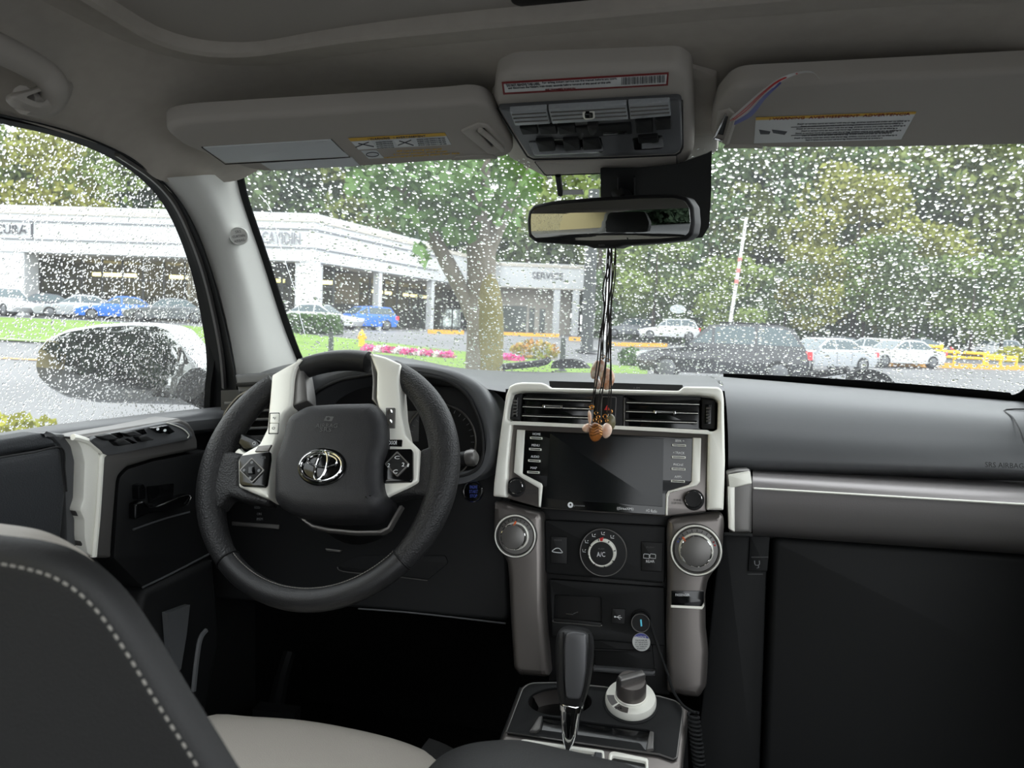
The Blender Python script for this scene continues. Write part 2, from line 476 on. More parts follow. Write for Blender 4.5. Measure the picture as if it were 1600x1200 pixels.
for (xa, ya), (xb, yb) in zip(arc, arc[1:]):
    k_ = max(1, round(math.hypot(xb-xa, yb-ya)/.022)); _den += [(lerp(xa, xb, i/k_), lerp(ya, yb, i/k_)) for i in range(k_)]
arc = [(x, y+sk(x)) for x, y in _den + [arc[-1]]]
def roofz(x, y):
    best = None; bd = 1e9
    for v in V:
        d = (v.x-x)**2+(v.y-y)**2
        if d < bd: bd = d; best = v
    return best.z
rows = [[], [], [], []]
for i, (x, y) in enumerate(arc):
    a = arc[max(0, i-1)]; b = arc[min(len(arc)-1, i+1)]; tx, ty = b[0]-a[0], b[1]-a[1]; l = math.hypot(tx, ty); nx, ny = -ty/l, tx/l   # outward
    z = roofz(x+nx*.02, y+ny*.02)
    rows[0].append(Vector((x-nx*.012, y-ny*.012, z+.035))); rows[1].append(Vector((x-nx*.012, y-ny*.012, z-.002)))
    rows[2].append(Vector((x+nx*.008, y+ny*.008, z-.003))); rows[3].append(Vector((x+nx*.035, y+ny*.035, roofz(x+nx*.035, y+ny*.035)+.0005)))
for r_ in rows:      # even out the roof samples along the rim
    for _ in range(6):
        zs = [p.z for p in r_]
        for i in range(1, len(r_)-1): r_[i].z = (zs[i-1]+zs[i]*2+zs[i+1])/4
mk('sunroof_lip', loft(rows, 1, 3), 'headliner', ceil)
sh_rows = [[Vector((XC+x, y+sk(XC+x), 1.724-.028*abs(x/.48)**3-.012*sst(.4, .8, y))) for x in [k*.05-.5 for k in range(21)]] for y in (-.15, .1, .3, .45, .55, .65, .72, .79)]
mk('sunroof_shade', slab(*loft(sh_rows, 1, 1), (0, 0, .006)), 'visor', ceil)
hf = Fr((XC, .72, 1.716), (1, 0, 0), (0, -1, 0))
q = [onZ(x, y, 1.71) for x, y in ((800, -12), (935, -18), (955, 8), (930, 16), (820, 18), (795, 10))]
mk('sunroof_handle', plate(hf, rc([(p.x-hf.o.x, -(p.y-hf.o.y)) for p in q], .01), .008, -.004, .003, 2), 'black', ceil)

# --- windshield with rain
def rows_ws():
    rows = []
    for j in range(9):
        z = lerp(1.22, 1.675, j/8); hw = lerp(.735, .58, j/8)
        rows.append([Vector((XC+hw*(k/8-1), wsY(XC+hw*(k/8-1), z), z)) for k in range(17)])
    return rows
ws = mk('window_1', loft(rows_ws(), 2, 2), 'wet_glass')
tag(ws, 'rain covered front windshield above the dashboard', 'windshield', kind='structure')
def drops(name, pts, parent, rfun, out, n=9):
    V, Fc = [], []
    for p, nor, tu, tv in pts:
        r = rfun(); h = r*random.uniform(.38, .6); el = random.uniform(.85, 1.35)
        an = random.uniform(0, 6.28); b = len(V); jit = [random.uniform(.82, 1.15) for _ in range(n)]
        o = p + nor*.0006
        for rr, hh in ((1, 0), (.82, .55), (.42, .93)):
            for k in range(n):
                a = 2*math.pi*k/n; V.append(o + tu*(math.cos(a)*r*rr*jit[k]) + tv*(math.sin(a)*r*rr*jit[k]*el) + nor*(h*hh))
        V.append(o + nor*h); ap = len(V)-1
        for q in (0, 1):
            for k in range(n):
                l = (k+1) % n; Fc.append((b+q*n+k, b+q*n+l, b+q*n+n+l, b+q*n+n+k))
        for k in range(n): Fc.append((b+2*n+k, b+2*n+(k+1) % n, ap))
        Fc.append(tuple(b+k for k in range(n))[::-1])
    o = mk(name, (V, Fc), 'water', parent, smooth=40, recalc=False); o['kind'] = 'stuff'; return o
wp = []
def ws_pt(X, z):
    p = Vector((X, wsY(X, z), z)); tu = (Vector((X+.01, wsY(X+.01, z), z))-p).normalized(); tv = (Vector((X, wsY(X, z+.01), z+.01))-p).normalized()
    return p, tu.cross(tv) * (1 if tu.cross(tv).y > 0 else -1), tu, tv
def orient(p, nor, tu, tv):
    return (p, nor, tu, tv) if tu.cross(tv).dot(nor) > 0 else (p, nor, -tu, tv)
grid = {}
tries = 0
while len(wp) < 13000 and tries < 110000:
    tries += 1
    z = random.uniform(1.255, 1.64); X = random.uniform(-.80, .60)
    dens = .55 + .45*sst(-.3, .2, X)
    if random.random() > dens: continue
    key = (int(X/.003), int(z/.0021))
    if any((key[0]+i, key[1]+j) in grid for i in (-1, 0, 1) for j in (-1, 0, 1)) and random.random() < .85: continue
    grid[key] = 1; wp.append(orient(*ws_pt(X, z)))
drops('rain_drops', wp, ws, lambda: min(.0048, .0007+random.lognormvariate(-6.98, .52)), 1)
# black ceramic border of the glass
def ws_line(pxs, w, name, m, par, off=-.004):
    pts = [onW(x, y) for x, y in pxs]; rows = []
    return pts
fr_rows = [[], []]
for k in range(25):
    X = lerp(-.80, .66, k/24); z0 = lerp(1.292, 1.285, k/24); z1 = 1.2
    for r_, z in zip(fr_rows, (z0, z1)): r_.append(Vector((X, wsY(X, z)-.004, z)))
mk('frit_border', loft(fr_rows, 1, 1), 'black_rubber', ws)
left_edge = [(376, 278), (383, 310), (396, 350), (413, 400), (432, 460), (450, 515), (470, 566), (500, 620)]
l0 = [onW(x-8, y) + Vector((0, -.004, 0)) for x, y in left_edge]; l1 = [onW(x+8, y) + Vector((0, -.004, 0)) for x, y in left_edge]
mk('side_seal', slab(*loft([l0, l1], 3, 1), (0, -.004, 0)), 'black_rubber', ws)
corner = [(1630, 560), (1612, 590), (1600, 607), (1585, 616), (1560, 617), (1500, 612)]
c0 = [onW(x, y) for x, y in corner]; c1 = [onW(x+14, y+14) for x, y in corner]
mk('corner_seal', slab(*loft([c0, c1], 3, 1), (0, -.004, 0)), 'black_rubber', ws)
bt = [(1130, 583), (1250, 588), (1400, 598), (1500, 606), (1575, 613)]; bb_ = [(1130, 589), (1250, 598), (1400, 612), (1500, 622), (1585, 632)]
mk('base_seal', slab(*loft([[onW(x, y)+Vector((0, -.004, 0)) for x, y in bt], [onW(x, y)+Vector((0, -.008, 0)) for x, y in bb_]], 4, 2), (0, -.006, 0)), 'black_rubber', ws)
# inspection marks on glass
gx = onW(1059, 483); tu = Vector((1, 0, 0)); 
gf = Fr(gx + Vector((0, -.003, 0)), (1, 0, 0), ws_pt(gx.x, gx.z)[3])
mk('round_sticker', plate(gf, ell(0, 0, .0135, .0135), .0006), 'frost', ws)
# streak of an old scratch
sp = [onW(x, y)+Vector((0, -.002, 0)) for x, y in ((407, 305), (425, 330), (438, 380), (452, 425), (462, 455), (470, 495), (478, 525))]
mk('crack_line', tube(smoothline(sp, 4), .0005, 5), 'streak', ws)

# --- left A pillar trim
pr = [(374, 281), (381, 310), (394, 350), (411, 400), (430, 460), (448, 515), (468, 565), (490, 610)]
pl_ = [(252, 280), (283, 318), (308, 360), (328, 410), (345, 465), (358, 520), (368, 575), (374, 620)]
plX = [-.70, -.71, -.72, -.735, -.75, -.765, -.78, -.79]
A = [onW(x, y)+Vector((.0, -.006, 0)) for x, y in pr]; B = [onX(x, y, X) for (x, y), X in zip(pl_, plX)]
mid1 = [lerp(a, b, .33)+Vector((.022, -.03, .0)) for a, b in zip(A, B)]; mid2 = [lerp(a, b, .72)+Vector((.030, -.022, 0)) for a, b in zip(A, B)]
back = [b+Vector((-.05, .06, 0)) for b in B]
pil = mk('trim_1', loft([A, mid1, mid2, B, back], 4, 4), 'pillar')
tag(pil, 'light grey plastic trim on the left windshield pillar', 'pillar trim', kind='structure')
pf = Fr(dep(373, 369, (lerp(mid1[2], mid1[3], .35)-CAM).dot(FW)-.03), (RT+FW*.3), UP-FW*.2)
V1, F1 = lathe(pf, 0, 0, [(.0135, -.035), (.0135, .0012), (.0125, .0018), (.0118, .0012), (.0115, .0004), (0, .0004)], 28)
mk('airbag_badge', (V1, F1), 'pillar', pil)
for i, s in enumerate(('SRS', 'CURTAIN', 'AIRBAG')):
    TX(pf, s, (373+1*(i-1), 362+7*i), (9, 19, 16)[i], 4, 'print_dim', pil, w=.0008, slope=-.15)
seam = [lerp(A[0], B[0], t)+Vector((.03, -.03, -.002))*math.sin(math.pi*t) for t in (0, .2, .4, .6, .8, 1)]
# --- right A pillar (mirror image, mostly beyond the frame)
def mir(v): return Vector((2*XC-v.x, v.y, v.z))
pir = mk('trim_2', loft([[mir(v) for v in r] for r in ([a+Vector((.0, 0, 0)) for a in A], mid1, mid2, B, back)], 4, 4), 'pillar')
tag(pir, 'light grey plastic trim on the right windshield pillar', 'pillar trim', kind='structure')

# --- driver door frame, glass
S1 = [(-260, 150), (-120, 168), (0, 193), (90, 214), (165, 243), (218, 278), (254, 318), (280, 370), (300, 430), (313, 490), (322, 550), (322, 600), (318, 650)]
S2 = [(-260, 128), (-120, 150), (0, 178), (100, 203), (190, 240), (248, 280), (283, 320), (308, 372), (330, 430), (348, 495), (362, 555), (372, 610), (376, 660)]
a0 = [onS(x, y) for x, y in S1]
X2 = [-.73, -.725, -.72, -.708, -.70, -.70, -.705, -.715, -.735, -.755, -.77, -.785, -.79]
b0 = [onX(x, y, X) for (x, y), X in zip(S2, X2)]
rows = [a0, [lerp(a, b, .28)+Vector((.012, -.002, 0)) for a, b in zip(a0, b0)], [lerp(a, b, .34)+Vector((.0, 0, 0)) for a, b in zip(a0, b0)],
        [lerp(a, b, .62)+Vector((.004, 0, 0)) for a, b in zip(a0, b0)], [lerp(a, b, .7)+Vector((.014, -.004, 0)) for a, b in zip(a0, b0)], b0, [b+Vector((-.03, .05, .03)) for b in b0]]
dfr_rows = rows
door = thing('door_1', 'dark grey driver door with silver switch panel and leather pad', 'car door', (-.82, .9, .6), kind='structure')
mk('window_frame', loft(rows, 4, 3), 'black_rubber', door)
st = [lerp(a, b, .45)+Vector((.012, -.006, 0)) for a, b in zip(a0, b0)]
mk('frame_strip', tube(smoothline(st[4:12], 4), .0045, 6), 'silver_dark', door)
tri = Fr(onS(318, 560)+Vector((.012, 0, 0)), (0, 1, 0), (.34, 0, .94))
tri_uv = [(x, y) for x, y in ((318, 490), (333, 515), (345, 560), (355, 645), (312, 650), (314, 600), (320, 560))]
mk('mirror_sail', slab(tuple(onS(x, y)+Vector((.02, 0, 0)) for x, y in tri_uv), [tuple(range(7))], (-.012, 0, 0)), 'black_rubber', door)

win2_poly = [(-260, 140), (0, 180), (165, 230), (250, 300), (300, 400), (330, 520), (335, 665), (0, 700), (-260, 735)]
w2 = [onS(x, y)+Vector((-.004, 0, 0)) for x, y in win2_poly]
win2 = mk('window_2', (w2, [tuple(range(len(w2)))]), 'side_glass', smooth=0, recalc=False)
tag(win2, 'rain speckled driver side door window glass', 'car window', kind='structure')
sp2 = []; wu = Vector((0, 1, 0)); wv = Vector((.361, 0, 1)).normalized(); wn = -WN
y0, y1 = min(p.y for p in w2), max(p.y for p in w2); z0, z1 = min(p.z for p in w2), max(p.z for p in w2)
poly2 = [(p.y, p.z) for p in w2]
def inpoly(p, poly):
    c = False; n = len(poly)
    for i in range(n):
        (xa, ya), (xb, yb) = poly[i], poly[i-1]
        if (ya > p[1]) != (yb > p[1]) and p[0] < (xb-xa)*(p[1]-ya)/(yb-ya)+xa: c = not c
    return c
while len(sp2) < 11000:
    y = random.uniform(max(.45, y0), y1); z = random.uniform(z0, z1)
    if not inpoly((y, z), poly2): continue
    p = Vector((-.874+(z-1.24)*.361, y, z)); sp2.append(orient(p, wn, wu, wv))
drops('rain_drops', sp2, win2, lambda: min(.0026, .00055+random.lognormvariate(-7.5, .45)), -1, 7)

# --- driver door lower panel and its parts
dn = Vector((1, -.06, 0)).normalized()
DF = Fr((-.812, .8, 1.1), (.06, 1, 0), (0, 0, 1)); 
# make the normal face the cabin (+X)
DF.n = Vector((1, -.06, 0)).normalized()
def dp(px, w=0): x, y = px; return DF.at(x, y, w)
panel_px = [(-330, 745), (0, 690), (345, 642), (372, 700), (400, 960), (400, 1300), (-330, 1500)]
def dplate(name, px, th, m, w0=0., r=.0, bev=.002, holes=(), steps=2, par=None):
    uv = [DF.uv(x, y, w0+th) for x, y in px]
    if r: uv = rc(uv, r)
    return mk(name, plate(DF, uv, th, w0, bev, steps, [([DF.uv(x, y, w0+th) for x, y in h]) for h in holes]), m, par or door)
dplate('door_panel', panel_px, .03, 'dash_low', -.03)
# belt rail along the window
belt = [(-330, 738), (-150, 707), (0, 683), (100, 668), (200, 656), (290, 646), (350, 640)]
b_out = [onS(x, y-4) for x, y in belt]; b_in = [dp((x, y+6), .015) for x, y in belt]; b_low = [dp((x, y+28), .02) for x, y in belt]; b_low2 = [dp((x, y+34), 0) for x, y in belt]
belt_rows = [b_out, [lerp(a, b, .5)+Vector((0, 0, .006)) for a, b in zip(b_out, b_in)], b_in, b_low, b_low2]
mk('belt_rail', loft(belt_rows, 4, 3), 'dash', door)
dplate('arm_pad', [(-330, 790), (-330, 765), (0, 717), (60, 705), (98, 699), (102, 742), (106, 770), (100, 830), (80, 960), (-330, 1100)], .035, 'door_leather', 0, .006, .008, steps=3)
dplate('upper_pad', [(-330, 757), (0, 712), (66, 702), (97, 697), (84, 684), (66, 677), (0, 688), (-330, 738)], .028, 'door_leather', 0, .004, .006, steps=3)
pst = [dp(p, .037) for p in ((-100, 734), (0, 715), (50, 707), (96, 700), (101, 735), (104, 768))]
mk('piping', tube(smoothline(pst, 6), .0012, 6), 'black', door)
dplate('pad_end', Z3([(270, 150), (400, 150), (470, 190), (515, 300), (512, 480), (485, 620), (525, 690), (525, 860), (420, 860), (410, 520), (405, 300), (390, 235), (330, 170)]), .03, 'dash', 0, .004, .004)
silv = dplate('silver_bezel', Z3([(450, 170), (520, 155), (1050, 70), (1130, 55), (1185, 80), (1220, 130), (1240, 190), (1240, 255), (960, 310), (800, 360), (752, 405), (738, 440), (715, 700), (700, 930), (590, 930), (525, 850), (527, 700), (490, 630), (515, 560), (522, 330), (500, 230)]), .045, 'silver_dark', 0, .004, .006, steps=3)
ridge = [dp(p, .047) for p in Z3([(455, 172), (500, 182), (560, 205), (620, 250), (648, 275), (632, 300), (625, 400), (615, 560), (605, 700), (590, 860), (585, 920)])]
mk('bright_edge', tube(smoothline(ridge, 5), .0042, 8), 'silver', door)
dplate('trim_face', Z3([(465, 176), (540, 200), (620, 262), (628, 300), (612, 560), (600, 700), (582, 920), (548, 900), (530, 800), (530, 690), (500, 630), (522, 560), (530, 330), (508, 235)]), .0475, 'silver', 0, .003, .003)
dplate('inner_panel', Z3([(752, 420), (800, 372), (960, 322), (1240, 265), (1330, 255), (1340, 900), (900, 1120), (712, 930), (728, 700), (742, 470)]), .038, 'dash_low', 0, .004, .002)
swp = dplate('switch_panel', Z3([(600, 170), (1040, 82), (1120, 85), (1165, 100), (1212, 158), (1200, 186), (690, 290), (660, 284), (640, 260), (560, 195)]), .053, 'dash', 0, .004, .003)
sw_px = [[(620, 168), (690, 152), (745, 182), (672, 196)], [(708, 196), (770, 184), (825, 214), (745, 230)], [(780, 148), (838, 134), (888, 158), (815, 172)], [(862, 174), (915, 162), (965, 188), (890, 204)]]
for q in sw_px:
    dplate('window_switch', Z3(q), .009, 'dash_low', .053, .002, .0015, par=swp)
for q in ([(690, 150), (750, 140), (775, 170), (748, 182)], [(845, 130), (900, 120), (920, 150), (890, 158)], [(778, 184), (800, 180), (860, 208), (828, 214)]):
    dplate('switch_well', Z3(q), .0006, 'gloss_black', .053, 0, .0002, par=swp)
dplate('lock_switch', Z3([(945, 115), (1010, 105), (1060, 140), (1000, 150)]), .006, 'gloss_black', .053, .001, .001, par=swp)
dplate('mirror_switch', Z3([(1005, 105), (1050, 98), (1095, 138), (1060, 155)]), .006, 'gloss_black', .053, .001, .001, par=swp)
for q in ((985, 122), (1030, 130)):
    c = DF.uv(*Z3([q])[0], .059); mk('switch_mark', plate(DF, ell(c[0], c[1], .003, .002, 10), .0006, .059, .0002), 'print_white', swp)
ln = [dp(p, .054) for p in Z3([(1045, 82), (1100, 100), (1150, 125), (1180, 158), (1172, 178)])]
mk('panel_seam', tube(smoothline(ln, 4), .0009, 5), 'silver', door)
hdl = dplate('door_handle', Z3([(850, 590), (905, 568), (925, 598), (985, 604), (1080, 565), (1150, 535), (1195, 530), (1192, 585), (1150, 612), (1050, 640), (935, 652), (850, 690)]), .012, 'gloss_black', .04, .003, .004, steps=3)
hl = [dp(p, .054) for p in Z3([(848, 592), (905, 572), (930, 606), (985, 608), (1080, 568), (1160, 536), (1195, 545), (1170, 595)])]
mk('handle_edge', tube(smoothline(hl, 4), .0009, 6), 'chrome', hdl)
dplate('lock_knob', Z3([(868, 475), (900, 462), (915, 490), (915, 560), (870, 565)]), .012, 'gloss_black', .038, .002, .003)
dplate('handle_cup', Z3([(920, 480), (1090, 460), (1085, 540), (985, 590), (930, 585)]), .0015, 'gloss_black', .038, .002, .001)
for pts in ([(832, 750), (1000, 690), (1185, 640)], [(890, 1112), (1100, 1010), (1310, 900)], [(910, 1145), (1100, 1050), (1320, 945)]):
    mk('panel_crease', tube(smoothline([dp(p, .04) for p in Z3(pts)], 4), .0016, 6), 'dash', door)
dplate('map_pocket', [(225, 925), (335, 872), (345, 1000), (300, 1230), (150, 1230)], .05, 'dash_low', 0, .01, .01, steps=3)
mk('kick_trim', slab([onX(x, y, -.74) for x, y in ((262, 958), (297, 945), (292, 990), (283, 1045), (270, 1060))], [(0, 1, 2, 3, 4)], (-.01, 0, 0)), 'dash', door)
mk('sill_edge', tube(smoothline([onX(x, y, -.72) for x, y in ((322, 985), (312, 1000), (306, 1040), (302, 1080))], 4), [.004]*13, 6), 'dash', door)

# --- rear/right shell, floor
BP = mk('trim_3', loft([[Vector((-.80, .02, .55)), Vector((-.82, .02, 1.22)), Vector((-.76, -.02, 1.45)), Vector((-.70, -.05, 1.62))],
                        [Vector((-.76, .05, .55)), Vector((-.78, .05, 1.22)), Vector((-.73, .01, 1.45)), Vector((-.67, -.02, 1.62))],
                        [Vector((-.76, .13, .55)), Vector((-.78, .13, 1.22)), Vector((-.73, .09, 1.45)), Vector((-.67, .05, 1.62))],
                        [Vector((-.82, .16, .55)), Vector((-.84, .16, 1.22)), Vector((-.78, .12, 1.45)), Vector((-.72, .08, 1.62))]], 4, 3), 'pillar')
tag(BP, 'light grey pillar trim beside the driver seat back', 'pillar trim', kind='structure')
fl = mk('floor', bx((XC, .55, .48), 1.5, 2.6, .02), 'carpet'); tag(fl, 'black carpet of the car floor', 'floor', kind='structure')
fwl = mk('wall_front', slab([Vector((-.95, 1.60, .46)), Vector((.68, 1.60, .46)), Vector((.68, 1.57, 1.26)), Vector((-.95, 1.57, 1.26))], [(0, 1, 2, 3)], (0, .02, 0)), 'carpet')
tag(fwl, 'black bulkhead in the dark footwell behind the dashboard', 'bulkhead', kind='structure')
rd = thing('door_2', 'dark passenger side door with window frame', 'car door', (.6, .6, .48), kind='structure')
mk('door_panel', slab([Vector((.60, -.6, .48)), Vector((.58, 1.62, .48)), Vector((.58, 1.62, 1.22)), Vector((.60, -.6, 1.22))], [(0, 1, 2, 3)], (.05, 0, 0)), 'dash_low', rd)
mk('window_frame', loft([[mir(v) for v in r_] for r_ in dfr_rows], 4, 3), 'black_rubber', rd)
mk('belt_rail', loft([[mir(v) for v in r_] for r_ in belt_rows], 4, 3), 'dash', rd)
win3 = mk('window_3', ([mir(v) for v in w2], [tuple(range(len(w2)))[::-1]]), 'side_glass', smooth=0, recalc=False)
tag(win3, 'rain speckled passenger side window beyond the frame', 'car window', kind='structure')
drops('rain_drops', [orient(mir(p_), Vector((-n_.x, n_.y, n_.z)), Vector((0, 1, 0)), Vector((-.361, 0, 1)).normalized()) for p_, n_, _u, _v in sp2[:3500]], win3, lambda: min(.0032, .0008+random.lognormvariate(-7.1, .45)), 1, 7)
lr = mk('wall_left', slab([Vector((-.87, -.6, .48)), Vector((-.865, 1.62, .48)), Vector((-.865, 1.62, 1.20)), Vector((-.87, -.6, 1.22))], [(0, 1, 2, 3)], (-.05, 0, 0)), 'dash_low')
tag(lr, 'dark lower body side behind the driver door and seat', 'body side', kind='structure')

# ================================================================= STEERING WHEEL
t28 = math.radians(28)
SWO = Vector((-.494, .968, 1.187))
SF = Fr(SWO, (1, 0, 0), (0, math.sin(t28), math.cos(t28)))
wheel = thing('steering_wheel', 'black leather steering wheel with silver spokes and chrome emblem', 'steering wheel', SWO)
def ang(px): u, v = SF.uv(*px); return math.atan2(v, u)
RM = .1735
def rim(name, pa, pb, m, rf, ccw=True, n=40):
    a, b = ang(pa), ang(pb)
    while b < a: b += 2*math.pi
    pts = []; rs = []
    for i in range(n+1):
        t = a+(b-a)*i/n; bul = rf(i/n); pts.append(SF.p((RM-bul*.35)*math.cos(t), (RM-bul*.35)*math.sin(t), 0)); rs.append(.0158+bul)
    return mk(name, tube(pts, rs, 16), m, wheel)
rim('rim_top', (580, 552), (470, 562), 'leather', lambda t: 0)
rim('rim_grip', (424, 588), (350, 878), 'leather_perf', lambda t: .0055*math.sin(math.pi*min(1, t*1.05))**.8)
rim('rim_bottom', (352, 881), (630, 880), 'leather', lambda t: 0, n=60)
rim('rim_grip', (631, 877), (622, 566), 'leather_perf', lambda t: .0055*math.sin(math.pi*min(1, t*1.05))**.8)
for px in ((351, 879), (631, 878)):
    t = ang(px); c = SF.p(RM*math.cos(t), RM*math.sin(t)); e = Vector(SF.ux*math.cos(t)+SF.uy*math.sin(t))
    mk('rim_seam', tube([c+(e*math.cos(k)+SF.n*math.sin(k))*.0163 for k in [2*math.pi*i/20 for i in range(20)]], .0012, 5, closed=True), 'black', wheel)
# stitching on the inner side of the lower rim
V1, F1 = [], []
sv = []
ta, tb = ang((365, 872)), ang((620, 868))
while tb < ta: tb += 2*math.pi
for i in range(70):
    t = lerp(ta, tb, i/69); e = SF.ux*math.cos(t)+SF.uy*math.sin(t); tg = -SF.ux*math.sin(t)+SF.uy*math.cos(t)
    c = SF.p((RM-.0135)*math.cos(t), (RM-.0135)*math.sin(t), .0095); sv.append(tube([c-tg*.0012, c+tg*.0012], .0005, 4))
s_ = mk('stitching', join(*sv), 'thread', wheel); s_['kind'] = 'stuff'
# bridges from the grips to the hub
PL('grip_bridge', SF, Z1([(120, 640), (150, 590), (235, 600), (300, 615), (268, 660), (268, 800), (440, 872), (430, 905), (300, 880), (200, 850), (140, 930), (100, 800)]), .026, 'leather_perf', wheel, -.012, .006, .006, 3)
PL('grip_bridge', SF, Z1([(1290, 590), (1340, 575), (1400, 520), (1450, 700), (1440, 830), (1370, 930), (1330, 850), (1230, 840), (1100, 870), (1095, 850), (1270, 775)]), .026, 'leather_perf', wheel, -.012, .006, .006, 3)
# silver spokes
Lsp = [(452, 165), (520, 125), (600, 82), (624, 70), (585, 125), (572, 180), (558, 345), (525, 380), (503, 430), (482, 520), (455, 590), (440, 640), (437, 870), (380, 850), (262, 800), (260, 650), (285, 612), (380, 560), (425, 470), (440, 300)]
Rsp = [(1008, 38), (1100, 62), (1184, 100), (1172, 200), (1185, 380), (1212, 510), (1292, 590), (1282, 770), (1230, 800), (1095, 862), (1075, 830), (1062, 780), (1062, 600), (1085, 540), (1088, 420), (1058, 350), (1045, 300), (1048, 150), (1025, 90)]
spl = PL('spoke_trim', SF, Z1(Lsp), .034, 'silver', wheel, -.014, .003, .004, 3)
spr = PL('spoke_trim', SF, Z1(Rsp), .034, 'silver', wheel, -.014, .003, .004, 3)
PL('spoke_side', SF, Z1([(622, 74), (640, 160), (652, 240), (658, 312), (560, 352), (572, 180), (588, 125)]), .030, 'silver_dark', wheel, -.018, .002, .004)
PL('spoke_side', SF, Z1([(1012, 45), (1030, 95), (1050, 150), (1046, 300), (1060, 350), (1020, 305), (1025, 200)]), .028, 'silver_dark', wheel, -.018, .001, .002)
# airbag cover
cov = [(560, 362), (640, 318), (800, 308), (1018, 303), (1062, 350), (1084, 420), (1086, 560), (1055, 640), (1055, 780), (1080, 850), (1040, 925), (960, 955), (760, 960), (560, 948), (475, 905), (442, 860), (446, 640), (462, 590), (490, 510), (508, 430), (530, 385)]
ab = PL('airbag_cover', SF, Z1(cov), .058, 'airbag_leather', wheel, -.01, .008, .020, 5)
def wtop(d=0): return .0482+d
ec = SF.uv(*Z1([(741, 690)])[0], .047); k1 = .0298
em = mk('emblem_base', lathe(SF, ec[0], ec[1], [(.0345, .044), (.0345, .0490), (.0325, .0500), (0, .0500)], 40, 1, .76), 'gloss_black', ab)
def oval(cu, cv, ru, rv, r, w=.0515): return tube([SF.p(cu+ru*math.cos(t), cv+rv*math.sin(t), w) for t in [2*math.pi*i/36 for i in range(36)]], r, 8, closed=True)
mk('emblem', join(oval(ec[0], ec[1], .0298, .0207, .0019), oval(ec[0], ec[1]+.0005, .0082, .0195, .0017), oval(ec[0], ec[1]+.0075, .0215, .0085, .0015)), 'chrome', ab)
TX(SF, 'AIRBAG', Z1([(765, 455)])[0], 34, 6.5, 'print_dim', ab, w=.0484)
TX(SF, 'SRS', Z1([(760, 478)])[0], 18, 6, 'print_dim', ab, w=.0484)
c = SF.uv(*Z1([(775, 415)])[0], .0484)
mk('airbag_symbol', join(plate(SF, rc([(c[0]-.006, c[1]-.0035), (c[0]+.006, c[1]-.0035), (c[0]+.0075, c[1]+.0035), (c[0]-.0045, c[1]+.0035)], .001), .0004, .0482, .0001, holes=[ell(c[0], c[1], .0025, .0022, 12)])), 'print_dim', ab)
# switch pads and buttons
pads = [PL('switch_pad', SF, Z1([(278, 625), (440, 600), (442, 640), (420, 790), (410, 803), (280, 796), (268, 780), (268, 650)]), .006, 'gloss_black', wheel, .0195, .002, .001),
        PL('switch_pad', SF, Z1([(1078, 588), (1245, 586), (1252, 600), (1252, 755), (1240, 772), (1085, 778), (1074, 765)]), .006, 'gloss_black', wheel, .0195, .002, .001)]
def diamond(cx, cy, rx, ry): return [(cx, cy-ry), (cx+rx, cy), (cx, cy+ry), (cx-rx, cy)]
for pad, (cx, cy) in zip(pads, ((340, 708), (1165, 672))):
    fr_ = Z1(diamond(cx, cy, 72, 74)); inn = Z1(diamond(cx, cy, 62, 64))
    PL('key_ring', SF, fr_, .0022, 'silver_dark' , pad, .0255, .002, .0004, holes=[inn])
    PL('rocker_key', SF, inn, .0024, 'black', pad, .0255, .002, .0012)
PL('centre_key', SF, Z1([(318, 688), (352, 686), (356, 728), (316, 730)]), .004, 'gloss_black', pads[0], .0255, .001, .001)
for q, s in (((340, 664), 'o'), ((295, 708), 'o'), ((380, 710), 'o'), ((330, 752), 'o')):
    c = SF.uv(*Z1([q])[0], .028); mk('key_mark', plate(SF, ell(c[0], c[1], .0022, .0022, 10), .0004, .028, .0001), 'print_grey', pads[0])
for q, s, wd, hh in (((1165, 636), 'C', 8, 5), ((1155, 716), 'C', 7, 6), ((1118, 680), '2', 4, 6), ((1200, 676), '2', 4, 6), ((1228, 680), '1', 2, 5), ((1095, 608), '5+', 6, 5)):
    TX(SF, s, Z1([q])[0], wd, hh, 'print_white', pads[1], w=.0282)
TX(SF, 'RCL', Z1([(408, 635)])[0], 7, 3, 'print_grey', pads[0], w=.0258)
for q, s in (([(445, 386), (492, 384), (490, 440), (442, 440)], '*/'), ([(442, 442), (489, 442), (484, 496), (438, 497)], 'O'), ):
    b_ = PL('trip_button', SF, Z1(q), .0026, 'silver', wheel, .0198, .001, .0006)
    cx = sum(p[0] for p in q)/4; cy = sum(p[1] for p in q)/4
    TX(SF, s, Z1([(cx, cy)])[0], 5, 4, 'print_dim', b_, w=.0226)
PL('button_gap', SF, Z1([(440, 382), (497, 380), (489, 501), (433, 502)]), .0008, 'black', wheel, .0198, .001, .0002)
PL('mode_button', SF, Z1([(375, 570), (452, 562), (432, 600), (355, 602)]), .003, 'silver_dark', wheel, .0198, .001, .0008)
PL('call_button', SF, Z1([(1100, 352), (1152, 352), (1150, 465), (1102, 465)]), .004, 'silver_dark', wheel, .0198, .001, .001)
for q in ((1124, 378), (1122, 435)):
    c = SF.uv(*Z1([q])[0], .024); mk('button_dimple', lathe(SF, c[0], c[1], [(.0045, .0236), (.004, .0246), (.002, .0242), (0, .024)], 14), 'chrome', wheel)
db = PL('door_button', SF, Z1([(1092, 534), (1194, 534), (1190, 572), (1090, 570)]), .0025, 'gloss_black', wheel, .0198, .001, .0005)
TX(SF, 'DOOR', Z1([(1142, 552)])[0], 13, 6, 'print_white', db, w=.0226)
